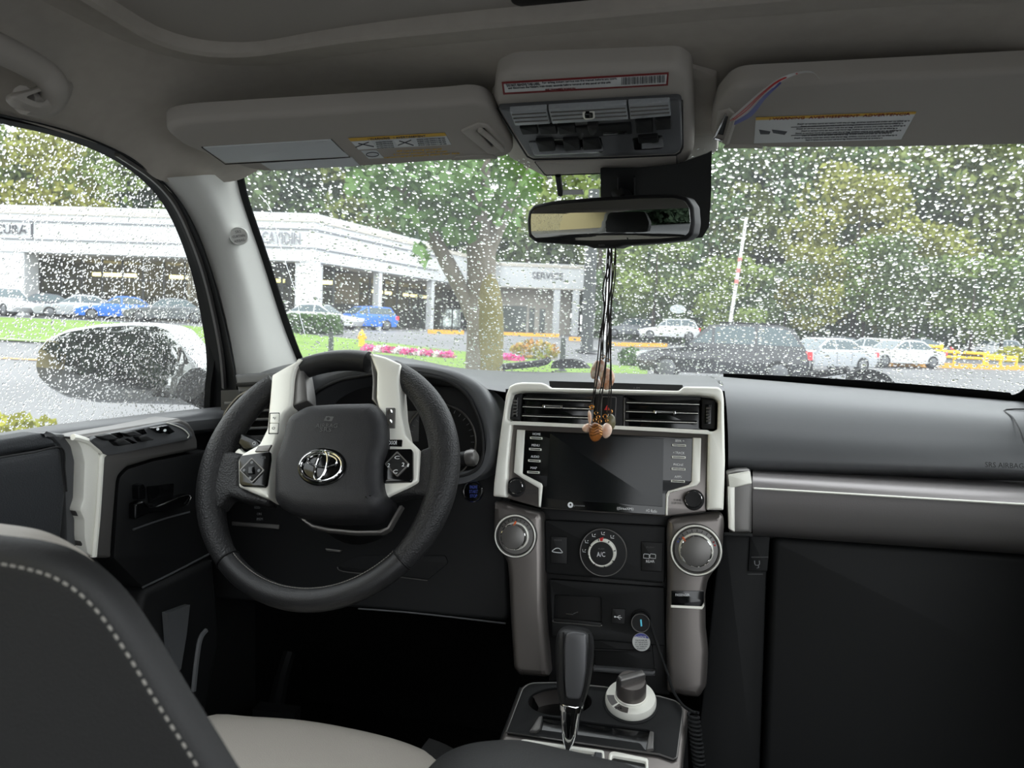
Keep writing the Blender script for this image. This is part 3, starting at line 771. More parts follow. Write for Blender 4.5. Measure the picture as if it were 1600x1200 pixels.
low = PL('lower_trim', SF, Z1([(620, 958), (640, 985), (690, 1015), (780, 1035), (930, 1050), (1060, 1048), (1110, 1030), (1190, 905), (1196, 912), (1120, 1045), (1075, 1068), (930, 1070), (760, 1055), (680, 1035), (640, 1005)]), .012, 'silver_dark', wheel, .0, .001, .003, pw=.01)

# ================================================================= DASHBOARD
dash = thing('dashboard', 'long dark grey dashboard with gauge hood and brushed passenger trim bar', 'dashboard', (XC, 1.3, .7))
def line(a, b, Y, xs=None, ext=0.):
    pa, pb = onY(*a, Y) if not isinstance(Y, tuple) else onY(*a, Y[0]), onY(*b, Y if not isinstance(Y, tuple) else Y[1])
    n = 7; return [lerp(pa, pb, k/(n-1)*(1+ext)) for k in range(n)]
pad_rows = [line((1110, 587), (1600, 625), 1.55, ext=.08), line((1112, 589), (1600, 628), 1.45, ext=.1), line((1128, 597), (1600, 638), 1.34, ext=.13), line((1134, 625), (1600, 655), 1.25, ext=.16), line((1137, 668), (1600, 693), 1.205, ext=.2),
            line((1138, 706), (1600, 727), 1.185, ext=.22), line((1138, 730), (1600, 742), 1.19, ext=.22), line((1140, 738), (1600, 752), 1.24, ext=.2)]
mk('passenger_pad', loft(pad_rows, 3, 5), 'dash', dash)
bar_rows = [line((1176, 728), (1600, 752), 1.25, ext=.2), line((1176, 740), (1600, 765), 1.175, ext=.22), line((1176, 748), (1600, 776), 1.152, ext=.22), line((1176, 763), (1600, 788), 1.143, ext=.22),
            line((1176, 766), (1600, 791), 1.1425, ext=.22), line((1176, 800), (1600, 828), 1.148, ext=.22), line((1176, 830), (1600, 858), 1.165, ext=.22), line((1176, 840), (1600, 870), 1.22, ext=.2)]
tb_ = mk('trim_bar', loft(bar_rows, 3, 4), 'brushed', dash)
mk('trim_ridge', tube(line((1178, 763), (1600, 788), 1.1415, ext=.2), .0016, 6), 'silver', tb_)
PFr = Fr(onY(1156, 785, 1.13), (1, 0, 0), (0, .12, 1))
ecp = PL('end_cap', PFr, [(1136, 738), (1150, 734), (1172, 733), (1176, 750), (1175, 834), (1140, 834), (1136, 790)], .05, 'silver_dark', dash, -.045, .003, .006, 3)
PL('end_cap_top', PFr, [(1138, 742), (1172, 736), (1175, 756), (1140, 763)], .004, 'silver', ecp, .005, .002, .0015)
PL('end_cap_edge', PFr, [(1137, 760), (1148, 760), (1148, 832), (1138, 826)], .004, 'silver', ecp, .005, .002, .0015)
GF = Fr(onY(1400, 960, 1.17), (1, 0, 0), (0, .18, 1))
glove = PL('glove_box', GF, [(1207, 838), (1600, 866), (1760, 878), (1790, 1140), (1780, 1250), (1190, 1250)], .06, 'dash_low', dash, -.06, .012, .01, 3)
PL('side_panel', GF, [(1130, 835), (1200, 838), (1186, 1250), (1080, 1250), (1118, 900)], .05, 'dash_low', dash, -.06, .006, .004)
hat = PL('hook_cover', GF, [(1172, 838), (1203, 838), (1199, 893), (1169, 893)], .004, 'dash_low', dash, -.01, .002, .001)
PL('hook_line', GF, [(1174, 870), (1201, 870), (1201, 871.3), (1174, 871.3)], .0006, 'print_dim', dash, -.006)
PL('hook_line', GF, [(1168, 896.5), (1192, 896.5), (1192, 898), (1168, 898)], .0006, 'print_dim', dash, -.0095)
TX(GF, 'U', (1183, 880), 9, 8, 'print_grey', dash, w=-.005); TX(GF, 'J', (1184, 885), 4, 6, 'print_grey', dash, w=-.005)
ptf = Fr(onY(1569, 727, 1.168), (1, 0, 0), (0, .25, 1))
TX(ptf, 'SRS AIRBAG', (1569, 727), 60, 8, 'black', dash, w=.001, slope=.04)
spk = [onY(1572, 640, 1.303), onY(1582, 652, 1.250), onY(1592, 670, 1.212), onY(1602, 695, 1.182), onY(1618, 712, 1.17)]
mk('speaker_seam', tube(smoothline([onY(1640, 640, 1.32)]+spk, 4), .0012, 5), 'black', dash)
# top pad across the middle and the driver side
top_rows = []
for (Y, pts) in ((1.63, [(395, 574), (470, 566), (560, 566), (640, 570), (720, 576), (800, 580), (900, 582), (1000, 584), (1112, 587)]),
                 (1.48, [(390, 576), (470, 566), (560, 560), (640, 564), (720, 575), (800, 583), (900, 583), (1000, 585), (1114, 589)]),
                 (1.33, [(385, 578), (470, 568), (560, 553), (640, 560), (720, 577), (790, 590), (900, 590), (1000, 592), (1120, 595)]),
                 (1.24, [(380, 584), (470, 574), (560, 556), (640, 564), (720, 584), (785, 600), (900, 603), (1000, 605), (1126, 604)]),
                 (1.19, [(378, 600), (470, 590), (560, 575), (640, 580), (725, 598), (785, 612), (900, 620), (1000, 622), (1130, 620)])):
    top_rows.append([onY(x, y, Y) for x, y in pts])
mk('top_pad', loft(top_rows, 3, 5), 'dash', dash)
# gauge hood
HF = Fr(onY(600, 660, 1.13), (1, 0, 0), (0, .22, 1))
hood_o = [(430, 640), (450, 604), (490, 580), (545, 567), (600, 563), (660, 566), (715, 578), (752, 600), (773, 640), (776, 690), (768, 730), (745, 748), (690, 757), (560, 765), (440, 750), (420, 700)]
hood_h = [(470, 650), (490, 615), (530, 595), (590, 586), (645, 586), (695, 595), (728, 616), (748, 660), (754, 700), (748, 728), (725, 742), (600, 750), (480, 735)]
PL('gauge_hood', HF, hood_o, .14, 'dash', dash, -.14, .02, .014, 4, holes=[hood_h])
PL('hood_edge', HF, [(464, 650), (486, 611), (528, 590), (590, 581), (646, 581), (698, 590), (732, 612), (753, 658), (759, 702), (752, 732), (728, 746), (600, 755), (474, 740)], .006, 'black', dash, -.004, .02, .002, 2, holes=[hood_h])
CF = Fr(onY(600, 660, 1.215), (1, 0, 0), (0, .1, 1))
clus = PL('gauge_cluster', CF, [(455, 604), (765, 604), (765, 770), (455, 770)], .01, 'black', dash, -.01, .01)
for (x, y, r) in ((690, 690, .062), (560, 690, .052)):
    c = CF.uv(x, y); mk('gauge_ring', tube([CF.p(c[0]+r*math.cos(t), c[1]+r*math.sin(t), .006) for t in [2*math.pi*i/48 for i in range(48)]], .0022, 8, closed=True), 'silver_dark', clus)
    mk('gauge_face', plate(CF, ell(c[0], c[1], r*.96, r*.96, 40), .002, 0, .0005), 'dash_low', clus)
    tk = []
    for k in range(25):
        t = math.radians(-40+k*260/24); tk.append(tube([CF.p(c[0]+r*.84*math.cos(t), c[1]+r*.84*math.sin(t), .003), CF.p(c[0]+r*.93*math.cos(t), c[1]+r*.93*math.sin(t), .003)], .0006, 4))
    mk('gauge_ticks', join(*tk), 'print_grey', clus)
    t = math.radians(215); mk('needle', tube([CF.p(c[0], c[1], .005), CF.p(c[0]+r*.75*math.cos(t), c[1]+r*.75*math.sin(t), .005)], [.0018, .0006], 5), 'print_white', clus)
PL('info_display', CF, [(628, 642), (655, 642), (654, 690), (628, 690)], .003, 'print_dim', clus, 0, .001)
# knee panel below
KF = Fr(onY(560, 860, 1.15), (1, 0, 0), (0, .16, 1))
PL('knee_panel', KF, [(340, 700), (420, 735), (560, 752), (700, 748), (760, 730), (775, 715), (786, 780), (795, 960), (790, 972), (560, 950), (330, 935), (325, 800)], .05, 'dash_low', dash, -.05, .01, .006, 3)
PL('cluster_rim', KF, [(690, 735), (735, 742), (770, 726), (776, 738), (745, 752), (690, 748)], .012, 'dash', dash, 0, .004, .004, 3)
mk('under_edge', tube(smoothline([KF.at(x, y, .002) for x, y in ((560, 951), (650, 958), (790, 974))], 5), .0014, 5), 'dash', dash)
sb_ = mk('start_ring', lathe(KF, *KF.uv(740, 768), [(.0175, 0), (.0175, .004), (.0165, .0055), (.0150, .004), (.0150, .003)], 36), 'chrome', dash)
mk('start_button', lathe(KF, *KF.uv(740, 768), [(.0150, 0), (.0150, .004), (.0140, .0048), (0, .0048)], 32), 'gloss_black', dash)
for i, s in enumerate(('ENGINE', 'START', 'STOP')): TX(KF, s, (740, 761+7*i), (12, 13, 11)[i], 5, 'print_blue', dash, w=.0055)
for s, px, wd in (('HOOD', (402, 793), 9), ('UNT', (404, 803), 6), ('ON', (405, 803), 7), ('MEM', (406, 811), 9)):
    if s != 'UNT': TX(KF, s, px, wd, 4, 'print_grey', dash, w=.001)
PL('coin_slot', KF, [(362, 815), (436, 820), (435, 827), (362, 821)], .003, 'silver_dark', dash, 0, .001, .001)
PL('hood_release', KF, [(508, 857), (534, 860), (531, 863), (510, 861)], .003, 'silver_dark', dash, 0, .0005, .0008)
PL('fuse_cover', KF, [(525, 885), (560, 893), (668, 906), (700, 880), (696, 868), (560, 868)], .003, 'dash_low', dash, 0, .004, .001)
mk('fuse_cover_edge', tube(smoothline([KF.at(x, y, .004) for x, y in ((527, 886), (537, 893), (600, 899), (668, 907))], 4), .0009, 5), 'silver_dark', dash)
# left side vent and end panel
LV = Fr(onY(390, 640, 1.12), (1, -.12, 0), (0, .1, 1))
PL('end_panel', LV, [(366, 585), (470, 578), (470, 615), (372, 615)], .05, 'dash', dash, -.05, .003, .004)
PL('end_ledge', LV, [(368, 598), (470, 593), (470, 600), (370, 604)], .004, 'dash_low', dash, 0, .001, .001)
PL('vent_bezel', LV, [(352, 640), (372, 616), (392, 609), (470, 609), (470, 706), (350, 712), (343, 680)], .02, 'dash', dash, -.016, .006, .003, 2, holes=[[(358, 645), (376, 621), (396, 614), (462, 614), (462, 698), (356, 704), (350, 680)]])
mk('vent_edge', tube(smoothline([LV.at(x, y, .004) for x, y in ((343, 690), (345, 668), (354, 643), (374, 619), (394, 611), (430, 610))], 5), .0025, 6), 'silver_dark', dash)
PL('vent_core', LV, [(345, 610), (470, 605), (470, 706), (345, 706)], .004, 'black', dash, -.04)
for i in range(6):
    y = 628+i*13.5; PL('vent_slat', LV, [(350, y), (466, y-4), (466, y), (350, y+4)], .02, 'dash', dash, -.03, 0, .001)
wst = [LV.at(x, y, -.02) for x, y in ((375, 612), (420, 606))]

# --- steering column with stalks
colm = thing('steering_column', 'black steering column shroud with two stalks behind the wheel', 'steering column', SWO+Vector((0, .1, -.08)))
mk('shroud', lathe(SF, 0, -.02, [(.055, -.03), (.06, -.06), (.062, -.14), (.05, -.17)], 28, 1, .8), 'dash_low', colm)
ra = [SF.p(.04, -.005, -.075), dep(690, 722, 1.115), dep(712, 718, 1.115), dep(734, 716, 1.11)]
mk('wiper_stalk', tube(ra, [.008, .008, .010, .0115], 14), 'black', colm)
rb = dep(738, 715, 1.107)
mk('wiper_stalk_end', tube([dep(731, 716, 1.11), rb, dep(743, 714.5, 1.106), dep(746, 714, 1.105)], [.0118, .0126, .011, .006], 16), 'silver_dark', colm)
la = [SF.p(-.04, -.005, -.075), dep(420, 688, 1.12), dep(396, 692, 1.12)]
mk('light_stalk', tube(la, [.008, .010, .011], 14), 'black', colm)
LKF = Fr(dep(384, 694, 1.11), (1, 0, 0), (0, .3, 1))
PL('light_stalk_end', LKF, [(376, 676), (384, 680), (404, 688), (412, 696), (402, 708), (380, 706), (370, 694)], .024, 'gloss_black', colm, -.012, .003, .004, 3)
PL('stalk_collar', LKF, [(366, 706), (372, 700), (384, 708), (400, 714), (382, 720), (366, 716)], .02, 'silver', colm, -.012, .002, .003)
c = LKF.uv(397, 693, .0125); mk('lamp_mark', tube([LKF.p(c[0]+.0022*math.cos(t), c[1]+.0022*math.sin(t), .0125) for t in [i*math.pi/6 for i in range(12)]], .0004, 4, closed=True), 'print_white', colm)

# ================================================================= CENTRE STACK
KS = Fr(onY(945, 735, 1.12), (1, 0, 0), (0, .17, 1))
stack = thing('centre_stack', 'silver framed centre stack with black touchscreen, vents and climate dials', 'centre stack', onY(945, 1060, 1.08))
arch = [(120, 782), (125, 700), (165, 380), (200, 150), (222, 92), (260, 74), (300, 68), (420, 70), (455, 82), (480, 103), (880, 112), (1280, 122), (1296, 108), (1318, 94), (1530, 98), (1556, 120), (1564, 170), (1572, 560), (1562, 870), (1455, 868), (1465, 386), (900, 358), (240, 328), (215, 560), (206, 792)]
ahole = [(238, 140), (300, 124), (860, 136), (1400, 147), (1500, 160), (1530, 190), (1525, 360), (1500, 376), (900, 346), (235, 318), (207, 300), (215, 230)]
PL('silver_frame', KS, Z5(arch), .05, 'silver', stack, -.044, .0025, .004, 3, holes=[Z5(ahole)])
PL('vent_housing', KS, Z5([(200, 110), (1540, 130), (1540, 390), (190, 330)]), .01, 'black', stack, -.04)
PL('sensor_strip', KS, Z5([(470, 60), (1310, 85), (1290, 128), (880, 116), (478, 108)]), .03, 'black', stack, -.06, .002)
TX(KS, 'A PM', Z5([(1018, 105)])[0], 10, 3, 'print_dim', stack, w=-.028)
vents = [PL('air_vent', KS, Z5([(300, 128), (770, 140), (752, 342), (290, 318)]), .006, 'gloss_black', stack, -.030, .002),
         PL('air_vent', KS, Z5([(945, 144), (1420, 158), (1420, 368), (940, 350)]), .006, 'gloss_black', stack, -.030, .002)]
for vi, (x0, x1, ys, xe0, xe1) in enumerate(((310, 735, ((172, 186), (222, 236), (278, 292)), 300, 720), (955, 1412, ((196, 208), (252, 264), (308, 322)), 955, 1410))):
    for k, (ya, yb) in enumerate(ys):
        PL('vent_slat', KS, Z5([(x0-k*4, ya-14), (x1-k*8, yb-14), (x1-k*8, yb+4), (x0-k*4, ya+4)]), .018, 'black', vents[vi], -.024, .001, .002)
        PL('slat_edge', KS, Z5([(x0-k*4, ya-2), (x1-k*8, yb-2), (x1-k*8, yb+2), (x0-k*4, ya+2)]), .0012, 'silver', vents[vi], -.006, 0, .0003)
for q, v_ in (([(430, 208), (556, 212), (558, 232), (545, 236), (542, 222), (446, 218), (444, 230), (430, 228)], vents[0]), ([(1126, 243), (1262, 248), (1264, 268), (1250, 272), (1246, 260), (1142, 255), (1140, 266), (1126, 264)], vents[1])):
    PL('vent_tab', KS, Z5(q), .006, 'chrome', v_, -.006, .0006, .001)
for q in ([(225, 145), (305, 135), (290, 315), (212, 298)], [(1425, 172), (1512, 178), (1510, 365), (1422, 360)]):
    tw = PL('thumbwheel_bezel', KS, Z5(q), .006, 'black', stack, -.020, .003, .002)
    cx = sum(p[0] for p in q)/4; cy = sum(p[1] for p in q)/4; hw = 20; hh = 62
    PL('thumbwheel_recess', KS, Z5([(cx-hw, cy-hh), (cx+hw, cy-hh), (cx+hw-5, cy+hh), (cx-hw-5, cy+hh)]), .001, 'gloss_black', tw, -.014, .001, .0003)
    for k in range(5):
        y = cy-44+k*20; PL('wheel_rib', KS, Z5([(cx-13, y), (cx+13, y), (cx+12, y+13), (cx-14, y+13)]), .004, 'silver_dark', tw, -.013, .0005, .001)
hz = PL('hazard_panel', KS, Z5([(760, 142), (935, 146), (932, 348), (750, 340)]), .012, 'black', stack, -.026, .002)
PL('panel_edge', KS, Z5([(938, 165), (946, 165), (944, 345), (936, 345)]), .013, 'silver_dark', stack, -.026, 0, .0008)
hb = PL('hazard_button', KS, Z5([(806, 160), (888, 164), (878, 345), (796, 340)]), .005, 'dash_low', hz, -.014, .002, .0015)
PL('button_frame', KS, Z5([(800, 156), (893, 160), (884, 348), (790, 344)]), .003, 'silver_dark', hz, -.014, .002, .0005, holes=[Z5([(806, 162), (888, 166), (879, 345), (796, 340)])])
c = [(834, 212), (854, 244), (816, 242)]
PL('hazard_triangle', KS, Z5(c), .001, 'print_red', hb, -.009, 0, .0002)
# display bezel
PL('display_bezel', KS, Z5([(241, 331), (900, 361), (1464, 389), (1455, 868), (1450, 880), (1205, 908), (800, 885), (425, 858), (206, 793), (216, 560)]), .03, 'gunmetal', stack, -.034, .001, .002)
PL('display_side', KS, Z5([(270, 365), (320, 368), (305, 640), (425, 702), (432, 720), (418, 852), (405, 848), (405, 730), (300, 668), (250, 632)]), .006, 'silver', stack, -.004, .001, .0015)
PL('display_side', KS, Z5([(1370, 415), (1422, 418), (1416, 692), (1395, 716), (1225, 762), (1216, 790), (1213, 902), (1199, 902), (1203, 770), (1215, 750), (1345, 710), (1362, 690)]), .006, 'silver', stack, -.004, .001, .0015)
du = PL('display_unit', KS, Z5([(320, 370), (1368, 417), (1361, 690), (1344, 708), (1214, 748), (1202, 770), (1198, 902), (420, 853), (431, 716), (306, 640)]), .004, 'gloss_black', stack, -.0035, .001, .0008)
PL('screen', KS, Z5([(478, 388), (1188, 420), (1180, 848), (452, 796)]), .0006, 'screen', du, .0005, .0008, .0002)
for (x, y), s, wd, (lx, ly) in (((390, 418), 'HOME', 12, (394, 393)), ((384, 488), 'MENU', 12, (388, 463)), ((378, 560), 'AUDIO', 13, (384, 534)), ((372, 632), 'MAP', 10, (376, 604)),
                                ((1284, 463), 'SEEK >', 14, (1288, 435)), ((1282, 538), '< TRACK', 18, (1282, 510)), ((1280, 612), 'PHONE', 15, (1280, 584)), ((1277, 688), 'APPS', 11, (1278, 660))):
    hw = 38 if x < 800 else 43
    PL('screen_button', KS, Z5([(x-hw, y-9), (x+hw, y-5), (x+hw, y+9), (x-hw, y+5)]), .003, 'silver', du, .0005, .0005, .0004, holes=[Z5([(x-hw+5, y-5), (x+hw-5, y-1), (x+hw-5, y+5), (x-hw+5, y+1)])])
    TX(KS, s, Z5([(lx, ly)])[0], wd, 3.6, 'print_white', du, w=.0008, slope=.05)
c = KS.uv(*Z5([(605, 836)])[0], .001); mk('logo_dot', plate(KS, ell(c[0], c[1], .0042, .0042, 20), .0005, .0006, .0001, holes=[ell(c[0], c[1]+.0004, .0014, .0018, 10)]), 'print_white', du)
TX(KS, 'gracenote', Z5([(660, 842)])[0], 17, 3.2, 'print_grey', du, w=.0008, slope=.05)
TX(KS, '((SiriusXM))', Z5([(948, 861)])[0], 26, 5.2, 'print_white', du, w=.0008, slope=.06)
TX(KS, 'HD Radio', Z5([(1113, 873)])[0], 17, 4.8, 'print_white', du, w=.0008, slope=.06)
def knob(px, r, parent, m='gunmetal', ring='chrome', w0=-.004, hgt=.018, name='tuning_knob', nn=12):
    c = KS.uv(*px, w0+hgt); k = mk(name, lathe(KS, c[0], c[1], [(r, w0), (r, w0+hgt*.75), (r*.94, w0+hgt*.95), (r*.88, w0+hgt), (r*.5, w0+hgt*.98), (0, w0+hgt*.97)], 36), m, parent)
    rr = []
    for i in range(nn):
        a = 2*math.pi*(i+.15)/nn; b = 2*math.pi*(i+.85)/nn
        rr.append(tube([KS.p(c[0]+r*.93*math.cos(a+(b-a)*j/4), c[1]+r*.93*math.sin(a+(b-a)*j/4), w0+hgt*.95) for j in range(5)], r*.05, 6))
    mk('knob_rim', join(*rr), ring, k)
    return k
PL('knob_recess', KS, Z5(ell(265, 725, 58, 62, 28)), .0015, 'black', stack, -.004, 0, .0005)
PL('knob_recess', KS, Z5(ell(1378, 805, 64, 66, 28)), .0015, 'black', stack, -.004, 0, .0005)
knob(Z5([(262, 722)])[0], .0108, stack, 'black'); knob(Z5([(1374, 800)])[0], .0122, stack, 'black')
for s, px, wd in (('POWER', (360, 744), 15), ('VOLUME', (362, 762), 18), ('TUNE', (1272, 806), 12), ('SCROLL', (1268, 824), 16)): TX(KS, s, Z5([px])[0], wd, 3.2, 'print_dim', stack, w=-.0032)
# pillars of the stack
plx = Z6([(122, 14), (180, 25), (330, 62), (408, 80), (426, 112), (434, 400), (436, 700), (450, 900), (470, 1112), (440, 1118), (280, 1106), (245, 1060), (222, 700), (214, 500), (205, 400), (180, 350), (136, 260), (118, 180)])
lp_ = PL('stack_pillar', KS, plx, .05, 'gunmetal', stack, -.048, .004, .010, 4)
prx = [(1041, 830), (1043, 812), (1056, 808), (1125, 801), (1131, 806), (1132, 820), (1129, 862), (1122, 882), (1106, 908), (1102, 930), (1103, 985), (1107, 1020), (1104, 1075), (1092, 1092), (1070, 1090), (1042, 1083), (1040, 980), (1042, 900)]
rp_ = PL('stack_pillar', KS, prx, .05, 'gunmetal', stack, -.048, .004, .010, 4)
def climate(cpx, ro, rk, pillar, tip):
    c = KS.uv(*cpx, .006)
    mk('dial_ring', lathe(KS, c[0], c[1], [(ro, -.004), (ro, .006), (ro*.97, .009), (ro*.90, .0095), (ro*.86, .007), (ro*.84, .0065)], 48), 'silver_dark', pillar)
    mk('dial_ring_edge', tube([KS.p(c[0]+ro*.93*math.cos(t), c[1]+ro*.93*math.sin(t), .0095) for t in [2*math.pi*i/48 for i in range(48)]], ro*.035, 8, closed=True), 'silver', pillar)
    mk('dial_face', lathe(KS, c[0], c[1], [(ro*.86, .0030), (ro*.82, .0055), (ro*.60, .0062), (0, .0062)], 40), 'silver_dark', pillar)
    mk('dial_knob_ring', lathe(KS, c[0], c[1], [(rk*1.12, .006), (rk*1.10, .0085), (rk*1.0, .010)], 40), 'silver', pillar)
    k = mk('dial_knob', lathe(KS, c[0], c[1], [(rk, .006), (rk*.98, .022), (rk*.93, .0245), (rk*.88, .0250), (0, .0245)], 40), 'silver_dark', pillar)
    rr = []
    for i in range(14):
        a = 2*math.pi*(i+.12)/14; b = 2*math.pi*(i+.88)/14
        rr.append(tube([KS.p(c[0]+rk*.97*math.cos(lerp(a, b, j/4)), c[1]+rk*.97*math.sin(lerp(a, b, j/4)), .0235) for j in range(5)], rk*.045, 6))
    mk('knob_rim', join(*rr), 'chrome', k)
    tk = []
    for i in range(9):
        t = math.radians(30+i*15); tk.append(tube([KS.p(c[0]+ro*.70*math.cos(t), c[1]+ro*.70*math.sin(t), .0066), KS.p(c[0]+ro*.79*math.cos(t), c[1]+ro*.79*math.sin(t), .0066)], .0006, 4))
    mk('dial_ticks', join(*tk), 'black', pillar)
    t = math.radians(tip); mk('dial_pointer', tube([KS.p(c[0]+rk*.9*math.cos(t), c[1]+rk*.9*math.sin(t), .0245), KS.p(c[0]+rk*1.15*math.cos(t), c[1]+rk*1.15*math.sin(t), .012)], .0014, 6), 'print_orange', pillar)
    return c
climate(Z6([(262, 230)])[0], .0325, .0185, lp_, 90)
c = climate(Z6([(1390, 318)])[0], .0365, .0215, rp_, 140)
for t, m in ((160, 'print_blue'), (150, 'print_blue'), (20, 'print_red'), (30, 'print_red')):
    a = math.radians(t); mk('temperature_mark', plate(KS, ell(c[0]+.027*math.cos(a), c[1]+.027*math.sin(a), .0013, .0013, 8), .0005, .0062, .0001), m, rp_)
TX(KS, 'TEMP', Z6([(1385, 212)])[0], 20, 3, 'print_dim', rp_, w=.0066)
ai = PL('airbag_indicator', KS, Z6([(1236, 572), (1440, 572), (1440, 640), (1425, 670), (1236, 662)]), .002, 'indicator_glass', rp_, .001, .001, .0005)
PL('indicator_lip', KS, Z6([(1232, 662), (1425, 670), (1440, 650), (1442, 668), (1428, 690), (1232, 678)]), .003, 'silver', rp_, .001, .0004, .0008)
TX(KS, 'PASSENGER', Z6([(1306, 598)])[0], 22, 4, 'print_white', ai, w=.0034)
# black middle
mid = PL('stack_core', KS, [(846, 790), (1048, 800), (1046, 1086), (858, 1066)], .02, 'black', stack, -.05, .002)
acp = PL('climate_panel', KS, [(851, 812), (1040, 822), (1038, 912), (852, 896)], .014, 'dash_low', stack, -.030, .004, .003)
for q, s in (([(860, 838), (886, 839), (886, 882), (860, 880)], 0), ([(1002, 846), (1036, 848), (1034, 894), (1002, 892)], 1)):
    b_ = PL('climate_button', KS, q, .003, 'black', acp, -.016, .002, .0012)
    if s == 0:
        c = KS.uv(871, 860, -.0125)
        mk('recirculate_icon', tube(smoothline([KS.p(c[0]+u*.001, c[1]+v*.001, -.0125) for u, v in ((-8, -2), (-5, 1), (-2, 3), (3, 3), (6, 0), (8, -2), (5, -3), (-5, -3))], 2, True), .0006, 5, closed=True), 'print_white', b_)
        TX(KS, 'MODE', (872, 844), 12, 2.5, 'print_dim', b_, w=-.0125)
    else:
        for dx in (-5, 5):
            c = KS.uv(1015+dx, 869, -.0125); mk('defrost_icon', tube([KS.p(c[0]+u*.001, c[1]+v*.001, -.0125) for u, v in ((-4, -3), (4, -3), (4, 2), (3, 3), (-3, 3), (-4, 2))], .0005, 5, closed=True), 'print_white', b_)
        TX(KS, 'REAR', (1016, 877), 13, 4, 'print_white', b_, w=-.0125); TX(KS, 'PUSH', (1016, 855), 12, 2.5, 'print_dim', b_, w=-.0125)
ac = Z6([(808, 335)])[0]; c = KS.uv(*ac, 0)
dial = mk('mode_dial', lathe(KS, c[0], c[1], [(.0345, -.018), (.0345, -.006), (.033, -.0035), (.021, -.003), (0, -.003)], 48), 'black', acp)
mk('mode_dial_edge', tube([KS.p(c[0]+.0338*math.cos(t), c[1]+.0338*math.sin(t), -.0045) for t in [2*math.pi*i/48 for i in range(48)]], .0009, 6, closed=True), 'silver_dark', dial)
c = KS.uv(*Z6([(799, 340)])[0], .014)
mk('mode_knob', lathe(KS, c[0], c[1], [(.0202, -.004), (.0202, .010), (.0185, .013), (.0165, .0125)], 40), 'silver', dial)
mk('ac_button', lathe(KS, c[0], c[1], [(.0168, .006), (.0165, .0138), (0, .0145)], 36), 'black', dial)
for i in range(8):
    t = 2*math.pi*i/8+.3; e = KS.p(c[0]+.0198*math.cos(t), c[1]+.0198*math.sin(t), .0105); mk('knob_notch', tube([e, e+KS.n*.002+(KS.p(c[0], c[1], .0105)-e)*.12], .0011, 6), 'black', dial)
TX(KS, 'A/C', Z6([(796, 345)])[0], 13, 7.5, 'print_white', dial, w=.0150); TX(KS, 'PUSH', Z6([(798, 310)])[0], 9, 2.4, 'print_dim', dial, w=.0150)
PL('mode_pointer', KS, Z6([(786, 244), (812, 238), (806, 262), (792, 262)]), .001, 'print_red', dial, .013, 0, .0002)
for q in ((692, 322), (708, 265), (752, 226), (810, 214), (868, 236)):
    cc = KS.uv(*Z6([q])[0], -.002)
    mk('mode_icon', join(tube([KS.p(cc[0]-.0028, cc[1]+.002, -.0025), KS.p(cc[0]-.002, cc[1]-.0018, -.0025), KS.p(cc[0]+.0022, cc[1]-.0018, -.0025)], .0005, 4), tube([KS.p(cc[0]+.002, cc[1]+.002, -.0025), KS.p(cc[0]+.0005, cc[1]+.0005, -.0025)], .0005, 4)), 'print_white', dial)
# cubby, sockets
cub = PL('cubby_panel', KS, [(858, 905), (1038, 918), (1040, 1010), (862, 995)], .016, 'dash_low', stack, -.036, .003, .002, holes=[Z6([(505, 600), (795, 612), (800, 780), (790, 792), (500, 762)])])
PL('cubby_floor', KS, Z6([(495, 742), (800, 772), (800, 800), (495, 770)]), .012, 'black', stack, -.034, 0, .001)
mk('cubby_lip', tube(smoothline([KS.at(x, y, -.0195) for x, y in Z6([(500, 755), (505, 768), (650, 780), (785, 794), (797, 786)])], 4), .0008, 5), 'silver_dark', stack)
usb = PL('usb_socket', KS, Z6([(864, 682), (948, 686), (946, 784), (862, 778)]), .004, 'black', stack, -.02, .002, .001)
uc = KS.uv(*Z6([(905, 738)])[0], -.0155)
mk('usb_symbol', join(tube([KS.p(uc[0]-.005, uc[1], -.0157), KS.p(uc[0]+.005, uc[1], -.0157)], .0005, 4), tube([KS.p(uc[0]-.002, uc[1], -.0157), KS.p(uc[0]+.001, uc[1]+.0025, -.0157), KS.p(uc[0]+.003, uc[1]+.0025, -.0157)], .0004, 4),
                      tube([KS.p(uc[0]-.001, uc[1], -.0157), KS.p(uc[0]+.0015, uc[1]-.0025, -.0157), KS.p(uc[0]+.003, uc[1]-.0025, -.0157)], .0004, 4), plate(KS, ell(uc[0]-.005, uc[1], .0013, .0013, 10), .0005, -.0159, .0001)), 'print_white', usb)
c = KS.uv(*Z6([(1046, 752)])[0], -.018)
mk('socket_ring', lathe(KS, c[0], c[1], [(.0145, -.022), (.0145, -.017), (.0135, -.016), (.0120, -.017), (.0118, -.030), (0, -.030)], 32), 'black', stack)
sk = mk('notice_sticker', plate(KS, ell(*KS.uv(*Z6([(1048, 893)])[0], -.0195), .0128, .0128, 32), .0006, -.0198, .0001), 'label_white', stack)
sc_ = KS.uv(*Z6([(1048, 893)])[0], -.0185)
mk('sticker_band', plate(KS, [(sc_[0]+.0122*math.cos(t), sc_[1]+.0122*math.sin(t)) for t in [math.radians(a) for a in range(30, 151, 8)]], .0003, -.0192, .0001), 'tag_blue', sk)
TX(KS, 'NOTICE', Z6([(1046, 862)])[0], 16, 3.5, 'print_white', sk, w=-.0186)
for i, (s, wd) in enumerate((('FOR POWER USE', 18), ('OF THE OUTLET', 20), ('12 V 120 W MAX', 20), ('ONLY WHEN ON', 17), ('ENGINE RUNS', 13))): TX(KS, s, Z6([(1048, 882+i*13)])[0], wd, 2, 'label_ink', sk, w=-.019)
